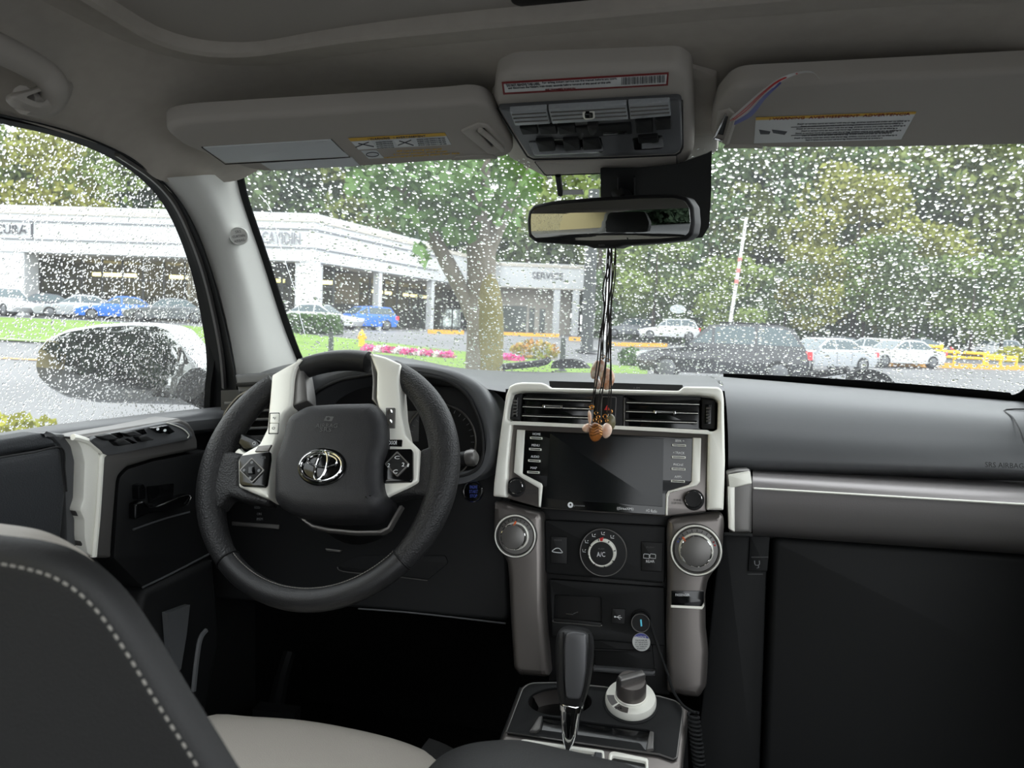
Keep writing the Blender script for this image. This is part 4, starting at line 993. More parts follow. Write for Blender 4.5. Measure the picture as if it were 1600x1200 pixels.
tr = PL('lower_tray', KS, Z6([(745, 860), (1115, 880), (1130, 1050), (1125, 1075), (760, 1050)]), .008, 'dash_low', stack, -.034, .003, .002)
PL('tray_lip', KS, Z6([(750, 935), (1105, 950), (1105, 958), (750, 945)]), .006, 'black', tr, -.027, .001, .001)
PL('tray_ledge', KS, Z6([(745, 1050), (1120, 1075), (1135, 1070), (1135, 1105), (1110, 1110), (745, 1080)]), .02, 'dash', stack, -.034, .001, .003)

# --- things at the sockets
ck = mk('house_key', join(plate(KS, Z6_uv := KS.uvs(Z6([(520, 705), (575, 690), (582, 735), (528, 745)]), -.03), .003, -.034, .0006), tube([KS.at(*Z6([(578, 718)])[0], -.03), KS.at(*Z6([(620, 722)])[0], -.03), KS.at(*Z6([(655, 705)])[0], -.03)], .0013, 6)), 'chrome')
tag(ck, 'small silver key lying in the open cubby below the dials', 'key')
plug = thing('charger_plug', 'round black charger plug with teal light in the power socket', 'charger', KS.at(1001, 972, -.02))
c = KS.uv(*Z6([(1044, 772)])[0], -.004)
mk('plug_body', lathe(KS, c[0], c[1], [(.0112, -.026), (.0118, -.010), (.0132, -.006), (.0132, -.0025), (.0122, -.0015), (.0115, -.0022), (0, -.0022)], 32), 'black', plug)
mk('plug_ring', tube([KS.p(c[0]+.0126*math.cos(t), c[1]+.0126*math.sin(t), -.0015) for t in [2*math.pi*i/32 for i in range(32)]], .0006, 6, closed=True), 'silver_dark', plug)
mat('teal_light', (70, 150, 170), .4, emit=((80, 170, 190), .12))
PL('plug_light', KS, Z6([(1040, 752), (1050, 752), (1054, 794), (1044, 796)]), .0008, 'teal_light', plug, -.0022, .0006, .0002)
cab = [KS.at(1012, 969, -.006), KS.at(1016, 972, -.003), KS.at(1022, 992, .0), KS.at(1033, 1025, .004), KS.at(1044, 1055, .01)]
cab += [dep(1052, 1080, 1.03), dep(1066, 1101, 1.0), dep(1080, 1111, .985), dep(1088, 1114, .98)]
cab = smoothline(cab, 6); cable = thing('charging_cable', 'thin black charging cable with coiled end hanging beside the console', 'cable', dep(1095, 1200, .96))
mk('cable_run', tube(cab, .0019, 8), 'black_rubber', cable)
coil = []
for i in range(260):
    t = i/259; cx, cy = lerp(1083, 1097, min(1, t*1.2)), lerp(1114, 1260, t); p = dep(cx, cy, lerp(.98, .93, t)); a = t*2*math.pi*22
    coil.append(p + (RT*math.cos(a) + FW*math.sin(a)*.9)*.0068)
mk('cable_coil', tube(coil, .0018, 6), 'black_rubber', cable)

# ================================================================= CENTRE CONSOLE, SHIFTER
CO = Fr(dep(930, 1120, 1.0), (1, 0, 0), (0, 1, .30))
cons = thing('centre_console', 'gunmetal centre console with black cup holder tray and gear gate', 'centre console', (XC, .85, .5))
outer = Z7([(300, 880), (440, 512), (470, 488), (500, 478), (700, 490), (1200, 560), (1290, 590), (1322, 622), (1300, 800), (1275, 1120), (250, 1010)])
cup = Z7(ell(650, 585, 168, 74, 32))
PL('console_surround', CO, outer, .03, 'gunmetal', cons, -.03, .004, .006, 3, holes=[cup])
trayo = Z7([(370, 748), (455, 522), (480, 502), (510, 492), (640, 490), (880, 512), (1170, 562), (1250, 585), (1285, 612), (1290, 640), (1258, 880), (1240, 888), (1165, 862), (760, 805)])
cup = Z7(ell(650, 585, 165, 72, 32)); slot = Z7([(555, 660), (1120, 735), (1115, 835), (1095, 838), (1070, 800), (545, 730), (520, 745), (490, 740), (520, 700)])
PL('cup_holder_tray', CO, trayo, .004, 'dash_low', cons, .0, .004, .002, 2, holes=[cup, slot])
mk('tray_edge', tube([CO.at(x, y, .003) for x, y in trayo], .0012, 6, closed=True), 'silver_dark', cons)
c = CO.uv(*Z7([(650, 585)])[0], .003)
cr_ = [CO.uv(x, y, .003) for x, y in Z7([(485, 585), (815, 585)])]; rr_ = (cr_[1][0]-cr_[0][0])/2
mk('cup_well', lathe(CO, c[0], c[1], [(rr_*1.02, .002), (rr_*.96, -.01), (rr_*.9, -.0290), (0, -.0295)], 36, 1, .95), 'gloss_black', cons)
PL('slot_floor', CO, Z7([(480, 650), (1130, 730), (1130, 850), (480, 760)]), .002, 'gloss_black', cons, -.0005, 0, .0004)
for q in ([(540, 662), (560, 660), (545, 728), (525, 742), (490, 738), (520, 690)], [(1118, 738), (1140, 742), (1138, 832), (1100, 838), (1108, 780)]):
    PL('slot_end', CO, Z7(q), .008, 'silver_dark', cons, .0, .001, .002)
gate = PL('gear_gate', CO, Z7([(445, 782), (470, 780), (880, 838), (884, 900), (870, 1000), (420, 960), (430, 830)]), .006, 'silver', cons, .0, .003, .002, 2, holes=[Z7([(470, 800), (865, 855), (860, 980), (440, 940), (450, 830)])])
PL('gate_floor', CO, Z7([(440, 790), (870, 845), (865, 990), (430, 950)]), .002, 'black', cons, .0, 0, .0004)
for q in ([(440, 830), (470, 790), (500, 800), (480, 840)], [(830, 845), (870, 850), (868, 910), (822, 900)]): PL('gate_pad', CO, Z7(q), .008, 'dash', gate, .0, .001, .002)
PL('gate_slot', CO, Z7([(500, 822), (830, 860), (828, 872), (498, 835)]), .003, 'chrome', gate, .001, .0004, .0006)
swb = PL('switch_tray', CO, Z7([(905, 850), (930, 842), (1110, 880), (1112, 960), (900, 930)]), .006, 'silver', cons, .0, .003, .002, 2, holes=[Z7([(922, 868), (1095, 898), (1095, 980), (915, 930)])])
PL('switch_floor', CO, Z7([(915, 860), (1100, 890), (1100, 980), (910, 940)]), .002, 'gloss_black', cons, .0, 0, .0004)
mk('console_side', slab([CO.at(x, y, -.02) for x, y in Z7([(300, 880), (440, 512)])] + [Vector((-.28, 1.06, .55)), Vector((-.29, .80, .55))], [(0, 1, 2, 3)], (.02, 0, 0)), 'dash_low', cons)
mk('console_side', slab([CO.at(x, y, -.02) for x, y in Z7([(1275, 1120), (1310, 622)])] + [Vector((.04, 1.06, .55)), Vector((.04, .80, .55))], [(0, 1, 2, 3)], (-.02, 0, 0)), 'dash_low', cons)
# armrest lid
ar = [(660, 1215), (686, 1190), (720, 1174), (760, 1167), (810, 1166), (870, 1178), (930, 1192), (985, 1206), (1010, 1225)]
r0 = [dep(x, y, .74) for x, y in ar]; r1 = [dep(x, y+7, .71)+Vector((0, 0, .006)) for x, y in ar]; r2 = [p+Vector((0, -.12, .012)) for p in r1]; r3 = [p+Vector((0, -.4, .01)) for p in r1]
rm1 = [p+Vector((0, .002, -.03)) for p in r0]; rm2 = [p+Vector((0, -.01, -.2)) for p in r0]
lid = mk('armrest_lid', loft([rm2, rm1, r0, r1, r2, r3], 4, 4), 'seat_black', cons)
mk('lid_stitching', tube(smoothline([dep(x, y+5, .735) for x, y in ar[:3]], 4), .001, 5), 'thread', cons)
# gear shifter
GS = Fr(dep(890, 1080, .955), (1, 0, 0), (0.04, .22, 1))
shift = thing('gear_shifter', 'tall black leather gear shifter with chrome neck on the console', 'gear shifter', GS.at(886, 1180, 0))
def shaft(name, secs, m, par, n=24, sq=.62):
    rows = []
    for (xl, xr, y, dpt) in secs:
        a = GS.uv(*Z7([(xl, y)])[0]); b = GS.uv(*Z7([(xr, y)])[0]); cu, cv, h = (a[0]+b[0])/2, (a[1]+b[1])/2, (b[0]-a[0])/2
        row = []
        for k in range(n):
            t = 2*math.pi*k/n; ct, st_ = math.cos(t), math.sin(t)
            row.append(GS.p(cu+h*math.copysign(abs(ct)**sq, ct), cv, dpt*math.copysign(abs(st_)**sq, st_)))
        rows.append(row)
    v, f = loft(rows, 1, 3, True); N = len(v); f = f+[tuple(range(n)), tuple(range(N-n, N))]
    return mk(name, (v, f), m, par, 50)
shaft('grip', [(700, 760, 200, .008), (668, 795, 208, .016), (645, 815, 228, .022), (634, 824, 270, .0245), (630, 824, 340, .0255), (633, 815, 430, .0245), (638, 800, 510, .0225), (646, 780, 575, .020), (652, 772, 596, .018)], 'leather', shift)
for xo, nm in ((662, 0), (800, 1)):
    pts = [GS.at(*Z7([(x, y)])[0], .0245) for x, y in (((668, 225), (664, 300), (664, 430), (668, 520), (674, 580)) if nm == 0 else ((800, 235), (803, 300), (795, 430), (782, 520), (765, 590)))]
    mk('grip_seam', tube(smoothline(pts, 5), .0012, 5), 'black', shift)
mat('shift_insert', (86, 86, 88), .32, metal=.35)
PL('grip_insert', GS, Z7([(680, 235), (720, 225), (785, 235), (790, 300), (785, 430), (770, 520), (752, 578), (682, 572), (674, 480), (672, 300)]), .003, 'shift_insert', shift, .0245, .004, .0024, 3)
shaft('collar', [(648, 774, 590, .0185), (648, 775, 600, .019), (650, 772, 625, .0185)], 'chrome', shift)
shaft('neck', [(654, 766, 622, .017), (658, 752, 690, .0145), (662, 738, 760, .011), (668, 722, 800, .008)], 'chrome', shift)
PL('neck_inset', GS, Z7([(680, 640), (712, 640), (708, 700), (698, 780), (684, 780), (678, 700)]), .003, 'gloss_black', shift, .0145, .001, .001)
shaft('stem', [(668, 722, 798, .008), (680, 704, 840, .005), (682, 702, 890, .0045)], 'chrome', shift)
# transfer case knob
tk_ = thing('drive_mode_knob', 'round silver drive mode knob with grip bar on console tray', 'dial', CO.at(985, 1095, 0))
c = CO.uv(*Z7([(1018, 590)])[0], .004)
KR = Fr(CO.p(c[0], c[1], .004), CO.ux, CO.uy)
a = KR.uv(*Z7([(885, 575)])[0]); b = KR.uv(*Z7([(1153, 590)])[0]); RR = (b[0]-a[0])/2
mk('base_ring', lathe(KR, 0, 0, [(RR, -.003), (RR, .006), (RR*.95, .010), (RR*.62, .011), (RR*.60, .008)], 48), 'silver', tk_)
mk('base_skirt', lathe(KR, 0, -.002, [(RR*1.15, -.006), (RR*1.08, .001), (RR, .002)], 40), 'dash_low', tk_)
mk('knob_collar', lathe(KR, 0, 0, [(RR*.64, .008), (RR*.62, .014), (RR*.58, .0155)], 40), 'silver', tk_)
mk('knob_body', lathe(KR, 0, 0, [(RR*.60, .010), (RR*.585, .032), (RR*.54, .036), (0, .0365)], 40), 'gunmetal', tk_)
gb = Fr(KR.p(0, 0, .034), KR.ux*math.cos(.55)+KR.uy*math.sin(.55), -KR.ux*math.sin(.55)+KR.uy*math.cos(.55))
mk('grip_bar', plate(gb, rc([(-RR*.55, -.0055), (RR*.55, -.0055), (RR*.55, .0055), (-RR*.55, .0055)], .003), .012, 0, .004, 4), 'silver_dark', tk_)
mk('ring_mark', plate(KR, [(RR*rr2*math.cos(t), RR*rr2*math.sin(t)) for rr2, ts in ((.94, range(232, 271, 6)), (.66, range(268, 231, -6))) for t in [math.radians(x) for x in ts]], .0006, .0105, .0001), 'gunmetal', tk_)
mk('ring_mark', plate(KR, [(RR*rr2*math.cos(t), RR*rr2*math.sin(t)) for rr2, ts in ((.94, range(190, 228, 6)), (.66, range(226, 189, -6))) for t in [math.radians(x) for x in ts]], .0006, .0105, .0001), 'silver_dark', tk_)
TX(KR, 'H2', Z7([(955, 620)])[0], 10, 4, 'black', tk_, w=.0114)

# ================================================================= DRIVER SEAT
seat = thing('driver_seat', 'black and grey leather driver seat with light contrast stitching', 'car seat', (-.48, .45, .5))
BF = Fr((-.483, .285, 1.0), (1, 0, 0), (0, -.12, 1))            # back of the seat back, faces the camera
def seat_outline(top, edge, w):
    r_ = BF.uvs(edge, w)[::-1] + BF.uvs(top, w)[::-1]
    r_ = [p for p in r_ if p[0] > .0]
    return r_ + [(-u, v) for u, v in r_[::-1]]
ol = seat_outline([(0, 838), (60, 846)], [(116, 860), (164, 888), (205, 930), (248, 995), (289, 1065), (339, 1142), (377, 1205), (470, 1340)], -.03)
bk = mk('backrest_shell', plate(BF, rc(ol, .02, 3), .012, -.03, .010, 5), 'seat_black', seat)
bo = seat_outline([(0, 836), (60, 842)], [(112, 855), (160, 884), (203, 926), (247, 992), (288, 1062), (338, 1142), (376, 1207), (470, 1345)], -.09)
mk('backrest_side', plate(BF, rc(bo, .03, 3), .06, -.09, .03, 5), 'seat_black', seat)
bo2 = seat_outline([(0, 818), (60, 826)], [(100, 842), (140, 868), (180, 912), (222, 985), (262, 1058), (310, 1140), (346, 1205), (440, 1345)], -.145)
mk('backrest_front', plate(BF, rc(bo2, .03, 3), .05, -.145, .03, 5), 'seat_grey', seat)
sv = []
olr = rc(ol, .02, 3); olr = olr if area(olr) > 0 else olr[::-1]
for ins, w_ in ((.0030, -.0205), (.0068, -.0182)):
    q = offset(olr, ins); pts = [BF.p(u, v, w_) for u, v in q]; pts.append(pts[0]); acc = 0.
    for a_, b_ in zip(pts, pts[1:]):
        L = (b_-a_).length; s = 0.
        while acc + (L-s) > .0046:
            s += .0046-acc; acc = 0.
            p = lerp(a_, b_, s/L)
            if w_ < -.02 and (p-BF.o).dot(BF.ux) > .15: continue
            tdir = (b_-a_)/L; sv.append(tube([p-tdir*.0012, p+tdir*.0012], .0006, 5))
        acc += L-s
s_ = mk('stitching', join(*sv), 'thread', seat); s_['kind'] = 'stuff'
mk('headrest', plate(Fr((-.49, .13, 1.46), (1, 0, 0), (0, -.1, 1)), rc([(-.15, -.12), (.15, -.12), (.17, .05), (.13, .12), (-.13, .12), (-.17, .05)], .05), .08, -.09, .03, 5), 'seat_black', seat)
for s in (-1, 1): mk('headrest_post', tube([Vector((-.483+s*.06, .20, 1.25)), Vector((-.483+s*.06, .19, 1.38))], .006, 10), 'chrome', seat)
# cushion
cu_top = [(300, 1180), (330, 1122), (400, 1122), (480, 1128), (560, 1142), (630, 1160), (680, 1182), (700, 1205)]
q0 = [dep(x, y, d) for (x, y), d in zip(cu_top, (.95, 1.06, 1.07, 1.07, 1.06, 1.05, 1.03, 1.0))]
q1 = [p+Vector((0, -.06, .012)) for p in q0]; q2 = [p+Vector((0, -.25, -.005)) for p in q0]; q3 = [p+Vector((0, -.5, -.05)) for p in q0]; qm = [p+Vector((0, .01, -.05)) for p in q0]; qn = [p+Vector((0, -.02, -.2)) for p in q0]
mk('seat_cushion', loft([qn, qm, q0, q1, q2, q3], 4, 4), 'seat_grey', seat)
bol = [dep(655, 1172, 1.045), dep(680, 1182, 1.03), dep(705, 1198, 1.02), dep(720, 1225, 1.0)]
mk('side_bolster', loft([[p+Vector((0, .02, -.15)) for p in bol], [p+Vector((.004, .014, -.02)) for p in bol], [p+Vector((.006, 0, .008)) for p in bol], [p+Vector((.008, -.3, .008)) for p in bol]], 3, 4), 'seat_black', seat)
mk('seat_base', bx((-.5, .55, .55), .42, .5, .18), 'black', seat)
# pedals
ped = thing('brake_pedal', 'dark brake pedal arm in the shadowed driver footwell', 'pedal', (-.45, 1.45, .62))
mk('pedal_arm', tube([dep(452, 1020, 1.55), dep(440, 1060, 1.52), dep(430, 1110, 1.45)], [.012, .014, .016], 8), 'dash_low', ped)
mk('pedal_pad', bx(dep(432, 1130, 1.42)+Vector((0, 0, -.03)), .08, .03, .06, .1), 'black_rubber', ped)

# ================================================================= OVERHEAD
sl = Vector((0, -.977, .211))
OC = Fr(onZ(930, 215, 1.640), (1, 0, 0), sl)
oc = thing('overhead_console', 'grey overhead console with clear map lamps and dark buttons', 'overhead console', OC.o+Vector((0, 0, -.02)))
PL('housing', OC, [(770, 158), (776, 128), (800, 114), (1060, 106), (1078, 122), (1083, 160), (1084, 240), (1074, 258), (1052, 267), (855, 275), (838, 264), (805, 222), (782, 185)], .04, 'console_grey', oc, -.04, .008, .010, 4)
lab = PL('warning_label', OC, ZO([(135, 195), (1180, 135), (1175, 215), (145, 272)]), .0006, 'label_red', oc, 0.0002, 0, .0001)
PL('label_paper', OC, ZO([(148, 207), (1168, 147), (1163, 205), (156, 259)]), .0004, 'label_white', lab, .0008, 0, .0001)
for s, px, wd, hh, m in (('DO NOT REMOVE THIS LABEL', (270, 208), 52, 4, 'label_ink'), ('For airbag system service see the manual before any work', (620, 185), 116, 3.6, 'label_ink'), ('and disconnect the battery, wait ninety seconds before removal of this panel or the unit', (490, 214), 160, 3.6, 'label_ink'), ('SEE OWNERS MANUAL', (505, 238), 48, 3.4, 'label_red')):
    TX(OC, s, ZO([px])[0], wd, hh, m, lab, w=.0014, slope=-.058)
for i in range(26):
    x0 = 885+i*10.6; w_ = 3+((i*7) % 5); y0 = 166-(x0-885)*.058
    PL('barcode_bar', OC, ZO([(x0, y0), (x0+w_, y0), (x0+w_+1, y0+45), (x0+1, y0+45)]), .0003, 'label_ink', lab, .0012, 0, 0)
mod = PL('lamp_module', OC, ZO([(112, 360), (700, 328), (1240, 299), (1258, 312), (1262, 600), (1250, 628), (1220, 646), (800, 662), (340, 672), (300, 655), (200, 500)]), .006, 'dash', oc, .0002, .004, .003, 3)
mk('module_gap', tube([OC.at(x, y, .001) for x, y in ZO([(108, 357), (700, 324), (1243, 295), (1262, 310), (1267, 602), (1252, 632), (1222, 650), (800, 667), (335, 677), (295, 658), (195, 502)])], .0012, 5, closed=True), 'black', oc)
for q in ([(182, 377), (415, 363), (440, 458), (218, 470)], [(425, 362), (915, 335), (930, 430), (450, 458)], [(925, 332), (1183, 320), (1195, 408), (938, 430)]):
    l_ = PL('lamp_lens', OC, ZO(q), .006, 'lens_clear', mod, .006, .002, .002, 2)
    a, b, c, d = q
    for t in (.25, .5, .75):
        PL('lens_rib', OC, ZO([(lerp(a[0], d[0], t)+8, lerp(a[1], d[1], t)), (lerp(b[0], c[0], t)-8, lerp(b[1], c[1], t)), (lerp(b[0], c[0], t)-8, lerp(b[1], c[1], t)+4), (lerp(a[0], d[0], t)+8, lerp(a[1], d[1], t)+4)]), .0012, 'silver_dark', l_, .012, 0, .0005)
PL('lamp_switch', OC, ZO([(640, 388), (715, 384), (718, 420), (700, 428), (655, 430), (642, 412)]), .002, 'silver', mod, .012, .002, .0006)
PL('lamp_switch', OC, ZO([(652, 392), (706, 390), (706, 420), (656, 422)]), .003, 'gloss_black', mod, .012, .002, .0006)
PL('slider_panel', OC, ZO([(590, 480), (940, 455), (950, 520), (615, 545)]), .003, 'dash_low', mod, .006, .002, .001)
PL('slider_slot', OC, ZO([(770, 512), (915, 502), (918, 515), (770, 525)]), .0006, 'gloss_black', mod, .009, 0, .0002)
PL('slider_knob', OC, ZO([(668, 470), (740, 464), (735, 505), (715, 528), (690, 530), (675, 505)]), .010, 'black', mod, .006, .002, .002)
for q in ([(245, 480), (350, 474), (365, 520), (265, 526)], [(362, 476), (470, 468), (485, 520), (378, 524)], [(480, 474), (590, 466), (602, 518), (495, 524)],
          [(968, 440), (1075, 434), (1080, 512), (975, 518)], [(1092, 424), (1192, 418), (1198, 490), (1098, 498)],
          [(345, 565), (455, 560), (472, 625), (370, 632)], [(515, 560), (620, 554), (628, 622), (530, 628)], [(640, 556), (740, 550), (762, 615), (645, 622)], [(985, 545), (1110, 535), (1118, 572), (990, 580)]):
    PL('overhead_button', OC, ZO(q), .005, 'dash_low', mod, .006, .002, .0016)
PL('button_well', OC, ZO([(300, 565), (440, 552), (755, 540), (775, 620), (760, 636), (340, 655)]), .0008, 'gloss_black', mod, .006, .004, .0004)
PL('button_well', OC, ZO([(950, 545), (1140, 525), (1150, 600), (1130, 612), (965, 620)]), .0008, 'gloss_black', mod, .006, .004, .0004)
PL('front_flap', OC, ZO([(345, 697), (800, 680), (1226, 656), (1230, 735), (1210, 745), (420, 772), (405, 765)]), .002, 'console_grey', oc, .0004, .002, .001)
mk('flap_gap', tube([OC.at(x, y, .001) for x, y in ZO([(343, 694), (800, 677), (1228, 653), (1233, 738), (1212, 748), (418, 776), (403, 769)])], .0009, 5, closed=True), 'black', oc)

PL('console_surround', OC, [(768, 150), (790, 120), (1075, 104), (1120, 120), (1122, 236), (1088, 262), (1000, 271), (850, 277), (795, 247)], .02, 'headliner', ceil, -.045, .004, .004)
# sun visors
def visor_frame(px, z, sl): return Fr(onZ(*px, z), (1, 0, 0), sl)
VS = Vector((0, -.99, .14))
_a, _b, _c = onZ(268, 196, 1.615), onZ(760, 164, 1.655), onZ(790, 246, 1.63)
VL = Fr(lerp(_a, _c, .5), _b-_a, _b-_c); VR = visor_frame((1380, 180), 1.645, VS)
sv1 = thing('sun_visor', 'grey sun visor above the steering wheel with pale mirror panel and yellow warning label', 'sun visor', VL.o+Vector((0, 0, -.01)), 'folded sun visors')
vx = [(258, 206), (268, 196), (300, 190), (520, 176), (700, 164), (738, 160), (760, 164), (776, 180), (800, 222), (803, 238), (792, 246), (740, 250), (560, 262), (420, 270), (390, 266), (330, 246), (285, 228)]
PL('visor_panel', VL, vx, .022, 'visor', sv1, -.02, .010, .008, 4)
vm = PL('mirror_cover', VL, [(317, 231), (517, 219), (545, 245), (353, 255)], .0015, 'label_silver', sv1, .0021, .0008, .0006)
PL('mirror_cover', VL, [(408, 256), (550, 247), (562, 260), (424, 266)], .0015, 'label_silver', sv1, .0021, .0008, .0006)
mk('cover_gap', tube([VL.at(x, y, .0024) for x, y in ((315, 230), (518, 218), (547, 246), (352, 256.5))], .0007, 5, closed=True), 'black', sv1)
wl = PL('warning_label', VL, [(544, 217), (695, 208), (705, 226), (560, 234)], .0005, 'label_silver', sv1, .0021, 0, .0001)
PL('label_header', VL, [(544, 216.5), (695, 208), (698, 212.5), (548, 221)], .0004, 'label_yellow', wl, .0026, 0, .0001)
TX(VL, '! WARNING   ! AVERTISSEMENT', (620, 215), 90, 3, 'label_ink', wl, w=.0032, slope=-.058)
for q in ([(550, 222), (580, 220), (588, 231), (560, 233)], [(615, 219), (640, 217), (650, 227), (622, 229)]):
    PL('pictogram', VL, q, .0003, 'label_white', wl, .0026, 0, .0001)
for p0, p1 in (((556, 230), (576, 222)), ((560, 224), (584, 229)), ((622, 227), (642, 219)), ((624, 220), (646, 227))):
    mk('pictogram_line', tube([VL.at(*p0, .0031), VL.at(*p1, .0031)], .0008, 5), 'label_ink', wl)
for i in range(4):
    TX(VL, 'the airbag inflates with force', (600+i*.9, 221.5+i*3), 26, 1.7, 'label_ink', wl, w=.0032, slope=-.058); TX(VL, 'children under twelve in rear seat', (673+i*.9, 216.5+i*3), 44, 1.7, 'label_ink', wl, w=.0032, slope=-.058)
w2_ = PL('warning_label', VL, [(564, 236), (588, 235), (600, 247), (576, 248)], .0005, 'label_silver', sv1, .0021, 0, .0001)
c = VL.uv(582, 241.5, .003); mk('label_circle', tube([VL.p(c[0]+.008*math.cos(t), c[1]+.007*math.sin(t), .0030) for t in [2*math.pi*i/24 for i in range(24)]], .0005, 5, closed=True), 'label_ink', w2_)
for i, s in enumerate(('Off road driving can cause', 'a rollover accident, avoid abrupt', 'manoeuvres and excessive speed, wear belts')):
    TX(VL, s, (655+i*2, 234.5+i*4.2), (70, 84, 118)[i], 3, 'label_yellow', sv1, w=.0028, slope=-.06)
def clip(fr, outer, slot_, rod, par):
    PL('clip_plate', fr, outer, .003, 'console_grey', par, .0018, .002, .0012, holes=[slot_])
    PL('clip_recess', fr, slot_, .0006, 'black', par, .002, .002, .0002)
    mk('clip_rod', tube(smoothline([fr.at(x, y, .008) for x, y in rod], 4), .0036, 8), 'console_grey', par)
clip(VL, [(720, 206), (748, 194), (762, 197), (790, 226), (790, 234), (772, 242), (764, 242)], [(744, 204), (756, 200), (780, 226), (768, 230)], [(750, 203), (766, 216), (785, 234)], sv1)
PL('hinge_notch', VL, [(706, 251), (712, 246), (770, 243), (778, 248)], .003, 'visor', sv1, .001, .001, .001)

sv2 = thing('sun_visor', 'grey passenger sun visor with wide white warning label and paper strap in its clip', 'sun visor', VR.o+Vector((0, 0, -.01)), 'folded sun visors')
vx = [(1112, 190), (1120, 165), (1140, 142), (1160, 134), (1300, 128), (1600, 114), (1800, 106), (1830, 130), (1820, 200), (1780, 215), (1600, 228), (1400, 232), (1210, 233), (1125, 228), (1110, 215)]
PL('visor_panel', VR, vx, .022, 'visor', sv2, -.02, .010, .008, 4)
wl = PL('warning_label', VR, [(1181, 184), (1432, 175), (1408, 218), (1178, 224)], .0005, 'label_white', sv2, .0021, 0, .0001)
PL('label_header', VR, [(1181, 184), (1432, 175), (1430, 178.5), (1181, 188)], .0004, 'label_yellow', wl, .0026, 0, .0001)
TX(VR, '! WARNING  AVERTISSEMENT  ADVERTENCIA', (1310, 182), 220, 3.6, 'label_red', wl, w=.0031, slope=-.036)
for i in range(8):
    TX(VR, 'Death or serious injury can occur with the air bag, children twelve and under can be killed by it', (1332-i*2, 191.5+i*3.7), (175, 160, 170, 150, 165, 140, 160, 120)[i], 2.2, 'label_ink', wl, w=.0028, slope=-.03)
for q in ([(1186, 203), (1204, 206), (1202, 210), (1188, 210)], [(1206, 203), (1230, 206), (1226, 211), (1208, 208)]):
    PL('pictogram', VR, q, .0004, 'label_ink', wl, .0026, 0, .0001)
for y in (199, 212): mk('label_rule', tube([VR.at(1236, y, .003), VR.at(1415-(y-175)*.5, y-6, .003)], .0004, 4), 'label_ink', wl)
clip(VR, [(1120, 178), (1140, 172), (1148, 180), (1136, 222), (1128, 224), (1114, 215)], [(1128, 186), (1138, 182), (1130, 214), (1120, 212)], [(1148, 182), (1142, 200), (1135, 222)], sv2)
mk('clip_glint', tube([VR.at(x, y, .006) for x, y in ((1134, 178), (1124, 200), (1116, 216), (1128, 219))], .0014, 6), 'chrome', sv2)
PL('hinge_notch', VR, [(1130, 232), (1140, 227), (1185, 228), (1192, 232)], .003, 'visor', sv2, .001, .001, .001)
# paper strap in the clip
strap = thing('paper_strap', 'white and blue printed paper strap curling from the passenger visor clip', 'strap', VR.at(1150, 190, .02))
s_t = [VR.at(1140, 186, .008), VR.at(1160, 168, .016), VR.at(1185, 146, .026), VR.at(1215, 124, .03), VR.at(1245, 113, .026), VR.at(1268, 112, .016), VR.at(1280, 122, .003)]
s_b = [VR.at(1146, 193, .010), VR.at(1172, 178, .018), VR.at(1194, 152, .028), VR.at(1220, 128, .032), VR.at(1248, 115.5, .028), VR.at(1270, 114, .018), VR.at(1281, 124, .005)]
mk('strap_band', slab(*loft([s_t, s_b], 5, 1), (0, .0006, .0004)), 'label_white', strap)
mk('strap_blue', slab(*loft([[lerp(a, b, .75)+Vector((0, -.0006, -.0006)) for a, b in zip(s_t[:4], s_b[:4])], [lerp(a, b, 1.25)+Vector((0, -.0006, -.0006)) for a, b in zip(s_t[:4], s_b[:4])]], 5, 1), (0, .0004, 0)), 'tag_blue', strap)
for t0 in (0.25, .45): mk('strap_print', tube(smoothline([lerp(a, b, t0)+Vector((0, -.0008, -.0008)) for a, b in zip(s_t[:5], s_b[:5])], 4), .0005, 4), 'print_red', strap)

# grab handle upper left
gh = thing('grab_handle', 'grey grab handle on the ceiling above the driver window', 'grab handle', onX(50, 120, -.66))
gp = [(-150, 2), (-60, 46), (0, 76), (36, 94), (66, 112), (82, 130), (80, 148), (62, 160), (36, 156)]
c1 = smoothline([onX(x, y, -.622-.012*(i > 5)-.012*(i > 6)) for i, (x, y) in enumerate(gp)], 6)
mk('handle_bar', tube(c1, .0135, 12), 'visor', gh)
mk('handle_mount', loft([[onX(x, y, -.66) for x, y in ((112, 128), (100, 170), (66, 186), (20, 168), (10, 150), (40, 140))], [onX(x, y, -.632) for x, y in ((98, 126), (86, 164), (64, 174), (26, 160), (20, 148), (48, 140))], [onX(x, y, -.628) for x, y in ((80, 138), (72, 156), (62, 160), (44, 154), (44, 150), (60, 144))]], 4, 3, True), 'visor', gh)

# ================================================================= MIRROR GROUP
MY = 1.02
MF = Fr(onY(953, 343, MY), Vector((1, -.23, 0)), Vector((0, -.095, 1)))
mirr = thing('rear_view_mirror', 'black framed rear view mirror hanging below the overhead console', 'mirror', MF.o+Vector((0, .03, -.03)))
mo = [(822, 345), (824, 330), (832, 320), (860, 314), (930, 308), (1000, 304), (1055, 303), (1074, 308), (1083, 322), (1085, 348), (1082, 366), (1072, 375), (1030, 380), (972, 384), (962, 388), (925, 388), (915, 384), (870, 381), (836, 379), (824, 370)]
PL('housing', MF, mo, .035, 'black', mirr, -.035, .003, .006, 4)
gl_ = [(829, 345), (830, 332), (836, 325), (862, 320), (930, 314), (1000, 310), (1052, 309), (1069, 313), (1077, 325), (1079, 348), (1076, 364), (1068, 370), (1030, 373), (925, 376), (870, 375), (838, 373), (830, 366)]
PL('mirror_glass', MF, gl_, .0012, 'mirror', mirr, .0, .003, .0004)
TX(MF, 'auto', (940, 383), 10, 3, 'print_dim', mirr, w=.0012)
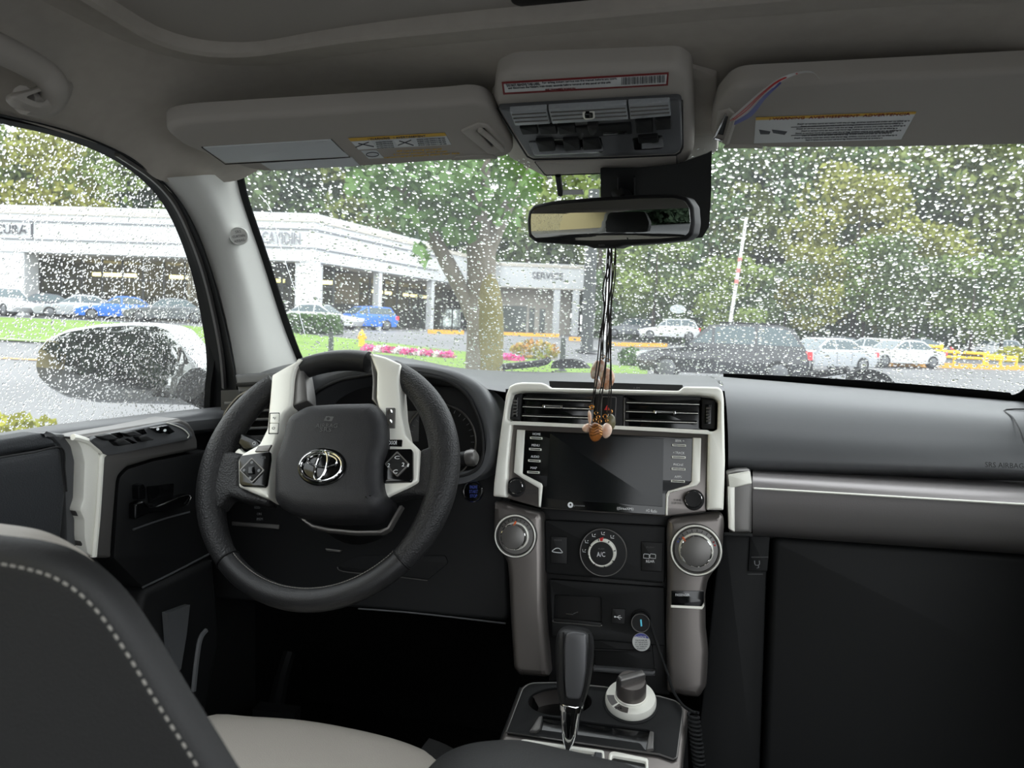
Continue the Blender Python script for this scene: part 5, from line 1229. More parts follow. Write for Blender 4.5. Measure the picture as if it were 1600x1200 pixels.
mk('stem', tube([MF.p(0, .0, -.03), MF.p(.0, .03, -.06), onW(960, 285)+Vector((0, -.02, 0))], [.012, .012, .016], 10), 'black', mirr)
cam_h = thing('sensor_cover', 'dark grey sensor cover on the windshield behind the mirror', 'sensor cover', onW(1060, 320)+Vector((0, -.03, -.03)))
cp = [(945, 262), (1000, 262), (1060, 256), (1105, 240), (1112, 236), (1111, 300), (1108, 350), (1098, 366), (1070, 370), (1000, 340), (945, 320)]
f_ = [onW(x, y)+Vector((0, -.045, -.01)) for x, y in cp]; b_ = [onW(x, y)+Vector((0, -.004, 0)) for x, y in cp]
mk('cover', (f_+b_, [tuple(range(len(cp)))]+[(i, (i+1) % len(cp), (i+1) % len(cp)+len(cp), i+len(cp)) for i in range(len(cp))]), 'dash_low', cam_h)
for x in (972, 996): mk('cover_rib', tube([onW(x, 275)+Vector((0, -.047, -.01)), onW(x, 305)+Vector((0, -.047, -.01))], .0016, 5), 'black', cam_h)
arm = mk('mirror_wire_cover', tube([onW(874, 276)+Vector((0, -.01, 0)), onW(876, 290)+Vector((0, -.01, 0)), onW(878, 306)+Vector((0, -.012, 0))], .0045, 8), 'black'); tag(arm, 'thin black post left of the mirror stem below the overhead console', 'post')
tg_ = mk('toll_tag', plate(Fr(onW(897, 302)+Vector((0, -.012, 0)), (1, 0, 0), (0, -.8, 1)), [(-.015, -.004), (.016, -.003), (.015, .004), (-.014, .003)], .003, 0, .0008), 'label_white'); tag(tg_, 'small white tag on the windshield just above the mirror', 'tag')
dotband = [[onW(x, y)+Vector((0, -.002, 0)) for x, y in ((846, 274), (900, 272), (945, 268))], [onW(x, y)+Vector((0, -.002, 0)) for x, y in ((848, 308), (900, 306), (945, 304))]]

# hanging charms
def hang(name, label, cat, top, path, end, d, build):
    p = [dep(x, y, d) for x, y in path]; r = thing(name, label, cat, p[-1], 'charms hanging from the mirror')
    pts = smoothline(p, 5); mk('cord', tube(pts, .0010, 6), 'cord', r)
    p2 = smoothline([q+RT*(.0035*math.sin(i*.9)) for i, q in enumerate(p)], 5); mk('cord', tube(p2, .0008, 6), 'cord', r)
    build(r, d); return r
def shell(fr, cx, cy, w, h, m, par, name='shell', th=.006, rot=0.):
    cu, cv = fr.uv(cx, cy); a = fr.uv(cx+w/2, cy); b = fr.uv(cx, cy-h/2); ru, rv = a[0]-cu, b[1]-cv
    V_, F_ = [], []; n = 22; rings = ((0, th), (.35, th*.95), (.7, th*.75), (.92, th*.4), (1, 0), (.8, -th*.35), (0, -th*.4))
    idx = []
    for s, w_ in rings:
        if s == 0: idx.append((len(V_), 1)); V_.append(fr.p(cu, cv, w_)); continue
        idx.append((len(V_), n))
        for k in range(n):
            t = 2*math.pi*k/n; e = (1+.12*math.sin(t)*-1)*(1+.05*math.sin(3*t+1)); x, y = ru*s*math.cos(t)*e, rv*s*math.sin(t)*e
            V_.append(fr.p(cu+x*math.cos(rot)-y*math.sin(rot), cv+x*math.sin(rot)+y*math.cos(rot), w_))
    for (a_, na), (b_, nb) in zip(idx, idx[1:]):
        for k in range(n):
            l = (k+1) % n
            if na == 1: F_.append((a_, b_+k, b_+l))
            elif nb == 1: F_.append((a_+k, b_, a_+l))
            else: F_.append((a_+k, b_+k, b_+l, a_+l))
    return mk(name, (V_, F_), m, par, 60)
def ring_(fr, cx, cy, rpx, m, par, name='jump_ring', tr=.0006):
    cu, cv = fr.uv(cx, cy); r = abs(fr.uv(cx+rpx, cy)[0]-cu)
    return mk(name, tube([fr.p(cu+r*math.cos(t), cv+r*math.sin(t), 0) for t in [2*math.pi*i/14 for i in range(14)]], tr, 5, closed=True), m, par)
Z8 = zm(880, 540, 7.5)
def cf(px, d): return Fr(dep(*px, d), RT, UP)
def b1(r, d):
    fr = cf((940, 585), d); shell(fr, *Z8([(392, 270)])[0], 17, 30, 'shell_white', r, rot=-.3); shell(fr, *Z8([(400, 440)])[0], 11, 18, 'shell_white', r, rot=.2); ring_(fr, *Z8([(465, 130)])[0], 3, 'brass', r)
def b2(r, d):
    fr = cf((946, 590), d); shell(fr, *Z8([(515, 370)])[0], 23, 35, 'shell_brown', r, th=.008); ring_(fr, *Z8([(525, 170)])[0], 2.5, 'brass', r); shell(fr, *Z8([(455, 270)])[0], 11, 34, 'shell_white', r, 'shard', th=.004)
def b3(r, d):
    fr = cf((920, 660), d); shell(fr, *Z8([(310, 830)])[0], 6, 22, 'shell_pink', r, 'spiral', rot=.05); shell(fr, *Z8([(275, 960)])[0], 16, 13, 'shell_pink', r, rot=.7); ring_(fr, *Z8([(335, 720)])[0], 3, 'brass', r, tr=.0012)
def b4(r, d):
    fr = cf((930, 672), d); o = shell(fr, *Z8([(382, 1000)])[0], 22, 30, 'amber', r, 'stone', th=.008)
    for k in range(4):
        mk('wire_wrap', tube(smoothline([fr.at(*Z8([(x, y)])[0], .0085-abs(i-1.5)*.002) for i, (x, y) in enumerate(((312, 930+k*40), (360, 960+k*30), (410, 930+k*34), (455, 960+k*28)))], 3), .0006, 5), 'brass', r)
    for q in ((385, 790), (410, 835), (430, 890), (370, 870)): ring_(fr, *Z8([q])[0], 2.6, 'brass', r)
def b5(r, d):
    fr = cf((948, 666), d); shell(fr, *Z8([(512, 985)])[0], 16, 24, 'shell_pink', r, rot=-.1); ring_(fr, *Z8([(490, 830)])[0], 3.2, 'brass', r); ring_(fr, *Z8([(510, 880)])[0], 2, 'brass', r)
    fr2 = cf((955, 660), d+.006); shell(fr2, *Z8([(560, 880)])[0], 14, 26, 'jade', r, 'stone', rot=.1); ring_(fr2, *Z8([(545, 775)])[0], 4, 'brass', r)
MD = .985
hang('hanging_charm', 'white broken seashell charm, uppermost left, on dark cord below the mirror', 'charm', None, [(950, 386), (948, 420), (946, 470), (943, 510), (942, 545), (942, 562)], None, MD+.03, b1)
hang('hanging_charm', 'brown and white seashell charm, uppermost right, on dark cord below the mirror', 'charm', None, [(956, 386), (953, 420), (951, 470), (952, 520), (951, 548), (950, 566)], None, MD+.022, b2)
hang('hanging_charm', 'small pink spiral shell charm, leftmost of the lower cluster', 'charm', None, [(950, 386), (951, 410), (942, 450), (944, 480), (940, 520), (938, 560), (932, 600), (926, 632)], None, MD, b3)
hang('hanging_charm', 'wire wrapped amber stone charm, lowest of the hanging cluster', 'charm', None, [(955, 386), (953, 430), (950, 480), (948, 530), (946, 580), (940, 620), (936, 648)], None, MD-.008, b4)
hang('hanging_charm', 'round pink shell and green stone charm, rightmost of the lower cluster', 'charm', None, [(962, 386), (958, 430), (951, 480), (953, 530), (955, 590), (954, 635), (952, 650)], None, MD+.004, b5)

# ================================================================= OUTSIDE PARTS OF THE CAR
sm = thing('side_mirror', 'silver rimmed wing mirror outside the wet driver window', 'wing mirror', onX(200, 640, -1.02))
SMF = Fr(onY(185, 572, 1.24), Vector((1, .25, 0)), Vector((0, .045, 1)))
mo = [(52, 570), (56, 545), (70, 528), (100, 514), (150, 506), (205, 503), (245, 504), (268, 512), (288, 535), (305, 565), (312, 582), (312, 628), (300, 634), (240, 632), (150, 630), (100, 622), (70, 606), (56, 590)]
PL('housing', SMF, mo, .10, 'body_silver', sm, -.10, .01, .015, 3)
gi = [(56, 572), (60, 548), (74, 532), (104, 519), (150, 511), (205, 508), (243, 509), (264, 517), (283, 540), (298, 570), (304, 590), (304, 624), (240, 627), (150, 625), (102, 617), (74, 602), (60, 588)]
PL('mirror_glass', SMF, gi, .002, 'mirror', sm, .0, .004, .0006)
mk('mount_arm', tube([onY(300, 600, 1.24), onX(330, 620, -.90)], [.035, .03], 10), 'black_rubber', sm)
# hood edge with wiper arms in front of the glass
hood = mk('car_hood', loft([[Vector((X, wsY(X, 1.2)+.02, 1.18)) for X in (-.85, -.5, -.12, .26, .6)], [Vector((X, wsY(X, 1.2)+.25, 1.19)) for X in (-.85, -.5, -.12, .26, .6)], [Vector((X, wsY(X, 1.2)+.9, 1.08)) for X in (-.8, -.45, -.12, .2, .55)]], 3, 3), 'body_silver'); tag(hood, 'silver engine hood of the car beyond the windshield base', 'hood')
for lab_, arm_px, cap_px in (('black wiper arm resting at the windshield base left of the charms', [(780, 577), (815, 574), (845, 570), (852, 566)], [(850, 578), (853, 568), (865, 563), (885, 563), (900, 567), (912, 578)]),
                             ('black wiper arm resting at the windshield base before the passenger', [(1255, 592), (1290, 588), (1320, 584), (1330, 582)], [(1338, 600), (1340, 588), (1355, 580), (1380, 581), (1400, 588), (1414, 602)])):
    wpp = thing('wiper', lab_, 'wiper', onW(*arm_px[-1])+Vector((0, .05, -.02)), 'wipers at the windshield base')
    mk('wiper_arm', tube(smoothline([onW(x, y)+Vector((0, .03, .004)) for x, y in arm_px], 4), .007, 8), 'black', wpp)
    fp = [onW(x, y)+Vector((0, .07, .0)) for x, y in cap_px]
    mk('pivot_cover', slab(fp, [tuple(range(len(fp)))], (0, .04, 0)), 'black_rubber', wpp)

# ================================================================= OUTDOORS
def hor(px): return CY + F*math.tan(PITCH)/1.0*1.0 + (px-CX)*math.tan(ROLL)
def gz(X, Y):
    q = Vector((X, Y, 0))-Vector((0, 0, 0)); f2 = Vector((FW.x, FW.y, 0)).normalized(); d = q.dot(f2); s = q.dot(_r0)/max(d, 1)
    if d <= 1: return 0.
    return (.8*sst(27, 44, d))*sst(.30, 0., s) + .25*sst(30, 60, d)*sst(0, .3, s)
def gp_(px, d, dz=0.):
    r = ray(px, hor(px)); r = Vector((r.x, r.y, 0)); p = Vector((r.x*d, r.y*d, 0)); p.z = gz(p.x, p.y)+dz; return p
rows = []
for d in (-60, -20, 1, 3, 6, 10, 15, 20, 25, 28, 31, 34, 37, 40, 43, 46, 55, 65, 80, 110, 160, 260):
    row = []
    for s in [x/10 for x in range(-22, 23, 2)]:
        wd = abs(d) if abs(d) > 30 else 30
        f2 = Vector((FW.x, FW.y, 0)).normalized(); p = f2*d + _r0*(s*wd*1.3); p.z = gz(p.x, p.y); row.append(p)
    rows.append(row)
gr = mk('ground', loft(rows, 1, 1), 'asphalt'); tag(gr, 'wet grey asphalt road and parking lot', 'road', kind='structure')
def strip(name, pa, pb, m, label, cat, n=40, dz=.04, kind='structure', par=None):
    """ground strip between two polylines given as (photo x, distance)"""
    def samp(pl, t):
        k = t*(len(pl)-1); i = min(len(pl)-2, int(k)); f = k-i; return gp_(lerp(pl[i][0], pl[i+1][0], f), lerp(pl[i][1], pl[i+1][1], f), dz)
    rows = [[lerp(samp(pa, i/n), samp(pb, i/n), j/6) for i in range(n+1)] for j in range(7)]
    for r in rows:
        for p in r: p.z = gz(p.x, p.y)+dz
    o = mk(name, loft(rows, 1, 1), m, par)
    if label: tag(o, label, cat, kind=kind)
    return o
strip('lawn', [(-150, 30), (100, 29), (300, 25), (380, 16), (430, 10), (500, 7), (700, 6.5), (1010, 6.5)], [(-150, 41), (100, 41), (300, 40), (460, 38), (560, 36), (700, 33), (860, 30), (1015, 29)], 'grass', 'bright green lawn with a gentle slope before the white building', 'lawn', dz=.05)
strip('kerb', [(-150, 29.6), (100, 28.6), (300, 24.6), (380, 15.7)], [(-150, 30), (100, 29), (300, 25), (380, 16)], 'concrete', 'pale concrete kerb along the near edge of the lawn', 'kerb', dz=.12)
strip('road_line', [(-150, 20.3), (100, 19.8), (300, 17)], [(-150, 20.6), (100, 20.1), (300, 17.25)], 'kerb_yellow', 'yellow painted line along the road seen past the wing mirror', 'road line', dz=.03)

ORD = 'first second third fourth fifth sixth seventh eighth ninth tenth eleventh twelfth thirteenth fourteenth fifteenth sixteenth seventeenth eighteenth nineteenth twentieth'.split()
# trees -----------------------------------------------------------------
def crown(name, n, blobs, ls, seed):
    rg = np.random.RandomState(seed); V_, F_ = [], []
    w = np.array([b[3]*b[4]*b[5] for b in blobs]); w = w/w.sum()
    for i in range(n):
        b = blobs[rg.choice(len(blobs), p=w)]; v = rg.normal(size=3); v /= np.linalg.norm(v); r = rg.uniform(.62, 1.03)
        c = np.array(b[:3]) + v*r*np.array(b[3:6]); a = rg.normal(size=3); a /= np.linalg.norm(a); t = np.cross(a, rg.normal(size=3)); t /= np.linalg.norm(t); s = ls*rg.uniform(.6, 1.3)
        k = len(V_); V_ += [tuple(c+a*s), tuple(c+t*s*.55+a*s*.1), tuple(c-a*s), tuple(c-t*s*.55-a*s*.1)]; F_.append((k, k+1, k+2, k+3))
    me = bpy.data.meshes.new(name); me.from_pydata(V_, [], F_); me.update(); return me
def trunk_mesh(name, pts, rs, n=8):
    v, f = tube(pts, rs, n); me = bpy.data.meshes.new(name); me.from_pydata([tuple(p) for p in v], [], f); me.polygons.foreach_set('use_smooth', [True]*len(me.polygons)); me.update(); return me
crowns = []
for sd in range(4):
    rg = random.Random(sd+20); bl = []
    for k in range(16):
        z = rg.uniform(.25, .95); rad = .26*math.sin(math.pi*min(1, (z-.1)*1.05))+.06
        a = rg.uniform(0, 6.28); bl.append((math.cos(a)*rad*.8, math.sin(a)*rad*.8, z, rg.uniform(.10, .17), rg.uniform(.10, .17), rg.uniform(.07, .13)))
    crowns.append(crown('crown', 3600, bl, .020, sd+1))
conif = []
for sd in range(2):
    rg = random.Random(sd+50); bl = []
    for k in range(26):
        z = .12+.86*k/25; rad = .17*(1-z)+.02; a = rg.uniform(0, 6.28); bl.append((math.cos(a)*rad*.5, math.sin(a)*rad*.5, z, rad+.02, rad+.02, .03))
    conif.append(crown('crown', 3600, bl, .018, sd+9))
tmesh = trunk_mesh('trunk', [(0, 0, -.02), (.004, 0, .2), (-.006, .004, .45), (.0, 0, .75)], [.016, .013, .009, .004])
def tree(name, label, cat, p, h, spread, cm, leaf, bark, group, rz):
    r = thing(name, label, cat, p, group); 
    for nm, me, m in (('trunk', tmesh, bark), ('crown', cm, leaf)):
        o = bpy.data.objects.new(nm, me); COL.objects.link(o); o.parent = r
        if not me.materials: me.materials.append(None)
        o.material_slots[0].link = 'OBJECT'; o.material_slots[0].material = MATS[m]
        o.scale = (h*spread, h*spread, h); o.rotation_euler = (0, 0, rz)
    return r
rg = random.Random(3)
k = 0
for (n, d0, d1, x0, x1, h0, h1, mixs, lab_, grp) in (
        (15, 96, 110, -260, 860, 24, 30, 'cab', 'green tree rising behind the white building', 'wood behind the building'),
        (13, 120, 140, -260, 860, 32, 40, 'cc', 'tall dark conifer at the back behind the white building', 'conifers behind the building'),
        (16, 78, 92, 900, 1720, 17, 25, 'aab', 'green leafy tree in the middle row of the right hand wood', 'wood beyond the car park'),
        (15, 98, 116, 880, 1760, 30, 38, 'ccb', 'tall dark tree at the back of the right hand wood', 'back row of the right hand wood'),
        (9, 60, 68, 960, 1700, 7, 12, 'ab', 'low green tree in front of the right hand wood', 'front row of the right hand wood')):
    for i in range(n):
        px = lerp(x0, x1, (i+rg.uniform(.2, .8))/n); d = rg.uniform(d0, d1); kd = mixs[i % len(mixs)]
        cm = conif[k % 2] if kd == 'c' else crowns[k % 4]; k += 1
        tree('conifer' if kd == 'c' else 'leafy_tree', lab_ + ', ' + ORD[i] + ' from the left', 'tree', gp_(px, d), rg.uniform(h0, h1), rg.uniform(.95, 1.25), cm, {'a': 'leaf_a', 'b': 'leaf_b', 'c': 'leaf_conifer'}[kd], 'bark_dark', grp, rg.uniform(0, 6.28))
for px, d, h, lb in ((1415, 70, 15, 'small yellow leaved tree left of the autumn tree group at right'), (1330, 72, 18, 'yellow green leaved tree in the middle of the right hand wood'), (1270, 66, 9, 'low autumn coloured tree above the silver parked cars'), (60, 88, 22, 'yellowing tree behind the building at far left')):
    tree('autumn_tree', lb, 'tree', gp_(px, d), h, 1.0, crowns[k % 4], 'leaf_autumn', 'bark_dark', None, k); k += 1
# trees behind the car, seen in the mirrors
for i in range(9):
    p = Vector((-12.5+i*1.25, -24-(i % 3)*3, -5.)); tree('leafy_tree', 'green tree behind the car seen in the wing mirror, ' + ORD[i] + ' of the row', 'tree', p, rg.uniform(16, 18), 1.1, crowns[i % 4], 'leaf_conifer', 'bark_dark', 'trees behind the car', i)
def thicket(name, label, x0, x1, d, h, m, n, seed):
    rg = np.random.RandomState(seed); V_, F_ = [], []
    for i in range(n):
        px = rg.uniform(x0, x1); c = gp_(px, d+rg.uniform(-2, 2)); hh = h*(.75+.25*math.sin(px*.02+seed)+.2*math.sin(px*.063)); c = c+Vector((0, 0, rg.uniform(0, 1)**.8*hh))
        a = rg.normal(size=3); a /= np.linalg.norm(a); t = np.cross(a, rg.normal(size=3)); t /= np.linalg.norm(t); s_ = rg.uniform(.25, .5); a = Vector(a)*s_; t = Vector(t)*s_*.7
        k_ = len(V_); V_ += [c+a, c+t, c-a, c-t]; F_.append((k_, k_+1, k_+2, k_+3))
    o = mk(name, (V_, F_), m, None, 0, False); return tag(o, label, 'undergrowth', kind='stuff')
thicket('undergrowth', 'dense dark undergrowth below the right hand wood', 930, 1760, 76, 6.5, 'leaf_b', 9000, 3)
thicket('undergrowth', 'dense undergrowth behind the white building', -300, 960, 104, 9., 'leaf_b', 7000, 4)
# near maple -------------------------------------------------------------
TD = 9.6
mp = thing('maple_tree', 'mossy grey maple tree with forked trunk on the lawn ahead', 'tree', dep(752, 690, TD))
def tp_(x, y, d=TD): return dep(x, y, d)
mk('trunk', tube(smoothline([tp_(752, 720), tp_(752, 640), tp_(753, 560), tp_(754, 500), tp_(752, 450), tp_(752, 400), tp_(748, 340), tp_(748, 280), tp_(752, 200), tp_(756, 90)], 4), [.205]*9+[.195]*5+[.18]*8+[.16]*6+[.14]*9, 14), 'bark', mp)
mk('mossy_bark', tube(smoothline([tp_(766, 640, TD-.1), tp_(766, 560, TD-.1), tp_(766, 500, TD-.1), tp_(763, 450, TD-.08), tp_(760, 425, TD-.05)], 4), [.14, .15, .16, .16, .16, .16, .165, .165, .165, .16, .16, .15, .14, .12, .1, .08, .05], 12), 'bark_moss', mp)
mk('branch', tube(smoothline([tp_(745, 505), tp_(730, 470), tp_(712, 435), tp_(692, 398), tp_(674, 366), tp_(650, 330), tp_(625, 290)], 4), [.11]*4+[.10]*8+[.09]*6+[.075]*4+[.06]*3, 12), 'bark', mp)
mk('branch', tube(smoothline([tp_(757, 400), tp_(775, 360), tp_(792, 325), tp_(815, 285), tp_(830, 240)], 4), [.12, .12, .11, .11, .1, .1, .09, .09, .08, .08, .07, .07, .06, .06, .05, .05, .05], 10), 'bark', mp)
mk('branch', tube(smoothline([tp_(748, 300), tp_(720, 260), tp_(690, 200), tp_(650, 140)], 4), [.09]*5+[.07]*5+[.05]*3, 10), 'bark', mp)
rg2 = np.random.RandomState(5); V_, F_ = [], []
def leafclump(cx, cy, rx, ry, n, dd):
    for i in range(n):
        a = rg2.uniform(0, 6.28); r = math.sqrt(rg2.uniform(0, 1)); d = TD+dd+rg2.normal()*.9
        p = dep(cx+rx*r*math.cos(a), cy+ry*r*math.sin(a), d); v = rg2.normal(size=3); v /= np.linalg.norm(v); t = np.cross(v, rg2.normal(size=3)); t /= np.linalg.norm(t); s = rg2.uniform(.055, .11)
        v = Vector(v)*s; t = Vector(t)*s*.8; k_ = len(V_); V_.extend([p+v, p+t, p-v*.8, p-t]); F_.append((k_, k_+1, k_+2, k_+3))
for (cx, cy, rx, ry, n, dd) in ((640, 300, 70, 38, 420, .3), (600, 262, 60, 30, 320, .6), (680, 270, 70, 30, 380, -.4), (700, 350, 50, 30, 170, .4), (655, 345, 34, 22, 120, 0), (755, 262, 60, 26, 260, .8), (790, 330, 26, 40, 130, .8), (815, 290, 30, 28, 140, .5), (660, 396, 11, 12, 24, -.3), (720, 310, 50, 26, 170, .5), (620, 180, 140, 70, 900, .4), (780, 150, 120, 80, 700, .3), (560, 285, 24, 20, 60, .2)):
    leafclump(cx, cy, rx, ry, n, dd)
mk('crown', (V_, F_), 'leaf_maple', mp, smooth=0, recalc=False)

# building ----------------------------------------------------------------
P0, P1, P2, P3 = gp_(-260, 53), gp_(490, 50), gp_(780, 80), gp_(916, 80)
BZ = .8
bd = thing('dealership_building', 'white showroom building with glass front and lettered fascia', 'building', Vector((P1.x, P1.y, BZ)))
def wallfr(a, b): return Fr((a.x, a.y, 0), (b.x-a.x, b.y-a.y, 0), (0, 0, 1))
def rect(fr, u0, u1, z0, z1, th, m, par, w0=0., name='panel', bev=.02, holes=()): return mk(name, plate(fr, [(u0, z0), (u1, z0), (u1, z1), (u0, z1)], th, w0, bev, 1, holes), m, par, smooth=0)
FA, FB, FCc = wallfr(P0, P1), wallfr(P1, P2), wallfr(P2, P3)
LA, LB, LC = (Vector((P1.x-P0.x, P1.y-P0.y, 0))).length, (Vector((P2.x-P1.x, P2.y-P1.y, 0))).length, (Vector((P3.x-P2.x, P3.y-P2.y, 0))).length
for fr, L in ((FA, LA), (FB, LB*.56)):
    f0 = rect(fr, 0, L, 5.05, 8.15, 1.5, 'building_white', bd, -1.6, 'fascia')
    rect(fr, 0, L, 7.04, 7.16, .06, 'building_groove', f0, -.1, 'fascia_groove', 0); rect(fr, 0, L, 5.86, 5.96, .06, 'building_groove', f0, -.1, 'fascia_groove', 0)
    rect(fr, 0, L, 7.86, 7.90, .05, 'building_groove', f0, -.1, 'fascia_groove', 0)
rect(FB, LB*.56, LB, 5.05, 7.6, 1.5, 'building_white', bd, -1.6, 'fascia'); f3 = rect(FCc, -.2, LC, 5.5, 8.0, 4., 'building_white', bd, -4.1, 'fascia')
rect(FB, LB*.54, LB*1.0, 7.95, 8.3, 6, 'building_groove', bd, -9, 'roof_edge')
for fr, L in ((FA, LA), (FB, LB)): rect(fr, 0, L, 5.0, 5.1, 9, 'building_wall', bd, -10, 'soffit', 0)
# sign lettering
def sgn(fr, s, u0, u1, z0, z1, m):
    TEXTS.append((fr, s, ((u0+u1)/2, (z0+z1)/2), u1-u0, z1-z0, 0, -.03, m, bd, 'sign_lettering', .05))
def uof(fr, px): return fr.uv(px, hor(px))[0]
uA = lambda x: FA.uv(x, 370)[0]
sgn(FA, 'ACURA', uA(-22), uA(42), 6.22, 6.86, 'sign_ink'); rect(FA, uA(47.5), uA(50.5), 5.96, 7.04, .08, 'sign_ink', bd, -.1, 'sign_divider', 0)
sgn(FA, 'CAYIDIN', uA(409), uA(469), 6.12, 6.90, 'sign_faint')
uC = lambda x: FCc.uv(x, 430)[0]
sgn(FCc, 'SERVICE', uC(832), uC(880), 6.4, 7.1, 'sign_ink')
# piers, columns
rect(FA, uA(468), LA, .4, 5.1, 1.4, 'building_white', bd, -1.6, 'pier'); rect(FB, 0, .8, .4, 5.1, 1.4, 'building_white', bd, -1.5, 'pier')
rect(FA, uA(-60), uA(34), .4, 5.1, 1.4, 'building_white', bd, -1.6, 'pier')
uB = lambda x: FB.uv(x, 460)[0]
for x in (598, 680, 752): rect(FB, uB(x)-.25, uB(x)+.25, .4, 5.1, .5, 'building_white', bd, -.7, 'column')
for x in (872, 902): rect(FCc, uC(x)-.35, uC(x)+.35, .4, 5.6, .7, 'building_white', bd, -.9, 'column')
# recessed glass fronts with mullions
for fr, L, n, m0 in ((FA, LA, 22, -4.0), (FB, LB, 14, -4.5)):
    rect(fr, 0, L, .4, 5.1, .1, 'house_glass', bd, m0, 'shop_glass', 0)
    for i in range(n+1): rect(fr, L*i/n-.06, L*i/n+.06, .5, 5.1, .12, 'building_dark', bd, m0+.1, 'mullion', 0)
    rect(fr, 0, L, 3.55, 3.65, .12, 'building_dark', bd, m0+.1, 'transom', 0)
    rect(fr, 0, L, .4, 5.1, .2, 'interior_wall', bd, m0-6, 'interior_wall', 0)
    for a_, b_ in ((.42, .52), (.60, .70), (.78, .86), (.9, .97)): rect(fr, L*a_, L*b_, 3.95, 4.2, .2, 'strip_light', bd, m0-3, 'strip_light', 0)
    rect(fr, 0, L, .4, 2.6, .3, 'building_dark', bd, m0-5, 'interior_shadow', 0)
rect(FCc, -.3, LC-1.5, .3, 5.5, .3, 'building_wall', bd, -3.2, 'service_wall', 0)
for a_, b_, z1_ in ((787, 826, 3.6), (830, 839, 3.4), (847, 856, 3.4)): rect(FCc, uC(a_), uC(b_), .5, z1_, .1, 'building_glass', bd, -2.9, 'service_door', 0)
rect(FCc, -.2, LC, 5.4, 5.5, 4, 'building_wall', bd, -4.1, 'soffit', 0)
mk('roof_slab', slab([Vector((p.x, p.y, 7.9)) for p in (P0, P1, P2, P3)]+[Vector((P3.x-5, P3.y+25, 7.9)), Vector((P0.x, P0.y+40, 7.9))], [(0, 1, 2, 3, 4, 5)], (0, 0, -.3)), 'building_wall', bd)
# annex on the right of the service bay
ax = gp_(958, 86); an = mk('service_annex', join(bx(ax+Vector((0, 0, 4.6-ax.z)), 3.2, 3, 2.4, .2), bx(ax+Vector((-1.2, 0, 0)), .5, .5, 4.7, .2), bx(ax+Vector((1.2, 0, 0)), .5, .5, 4.7, .2)), 'building_white', smooth=0); tag(an, 'narrow white canopy on posts right of the service wing', 'canopy')
# cream building behind the car, seen in the rear view mirror
cb = thing('cream_building', 'cream stucco building reflected in the rear view mirror', 'building', (-24, -14, 0))
CBF = Fr((-24, -14, 0), (.75, -.66, 0), (0, 0, 1))
rect(CBF, -22, 12, 0, 14, .5, 'cream_stucco', cb, -.5, 'wall', 0); rect(CBF, 1.5, 2.6, 6.3, 7.2, .1, 'building_dark', cb, .0, 'window', 0)

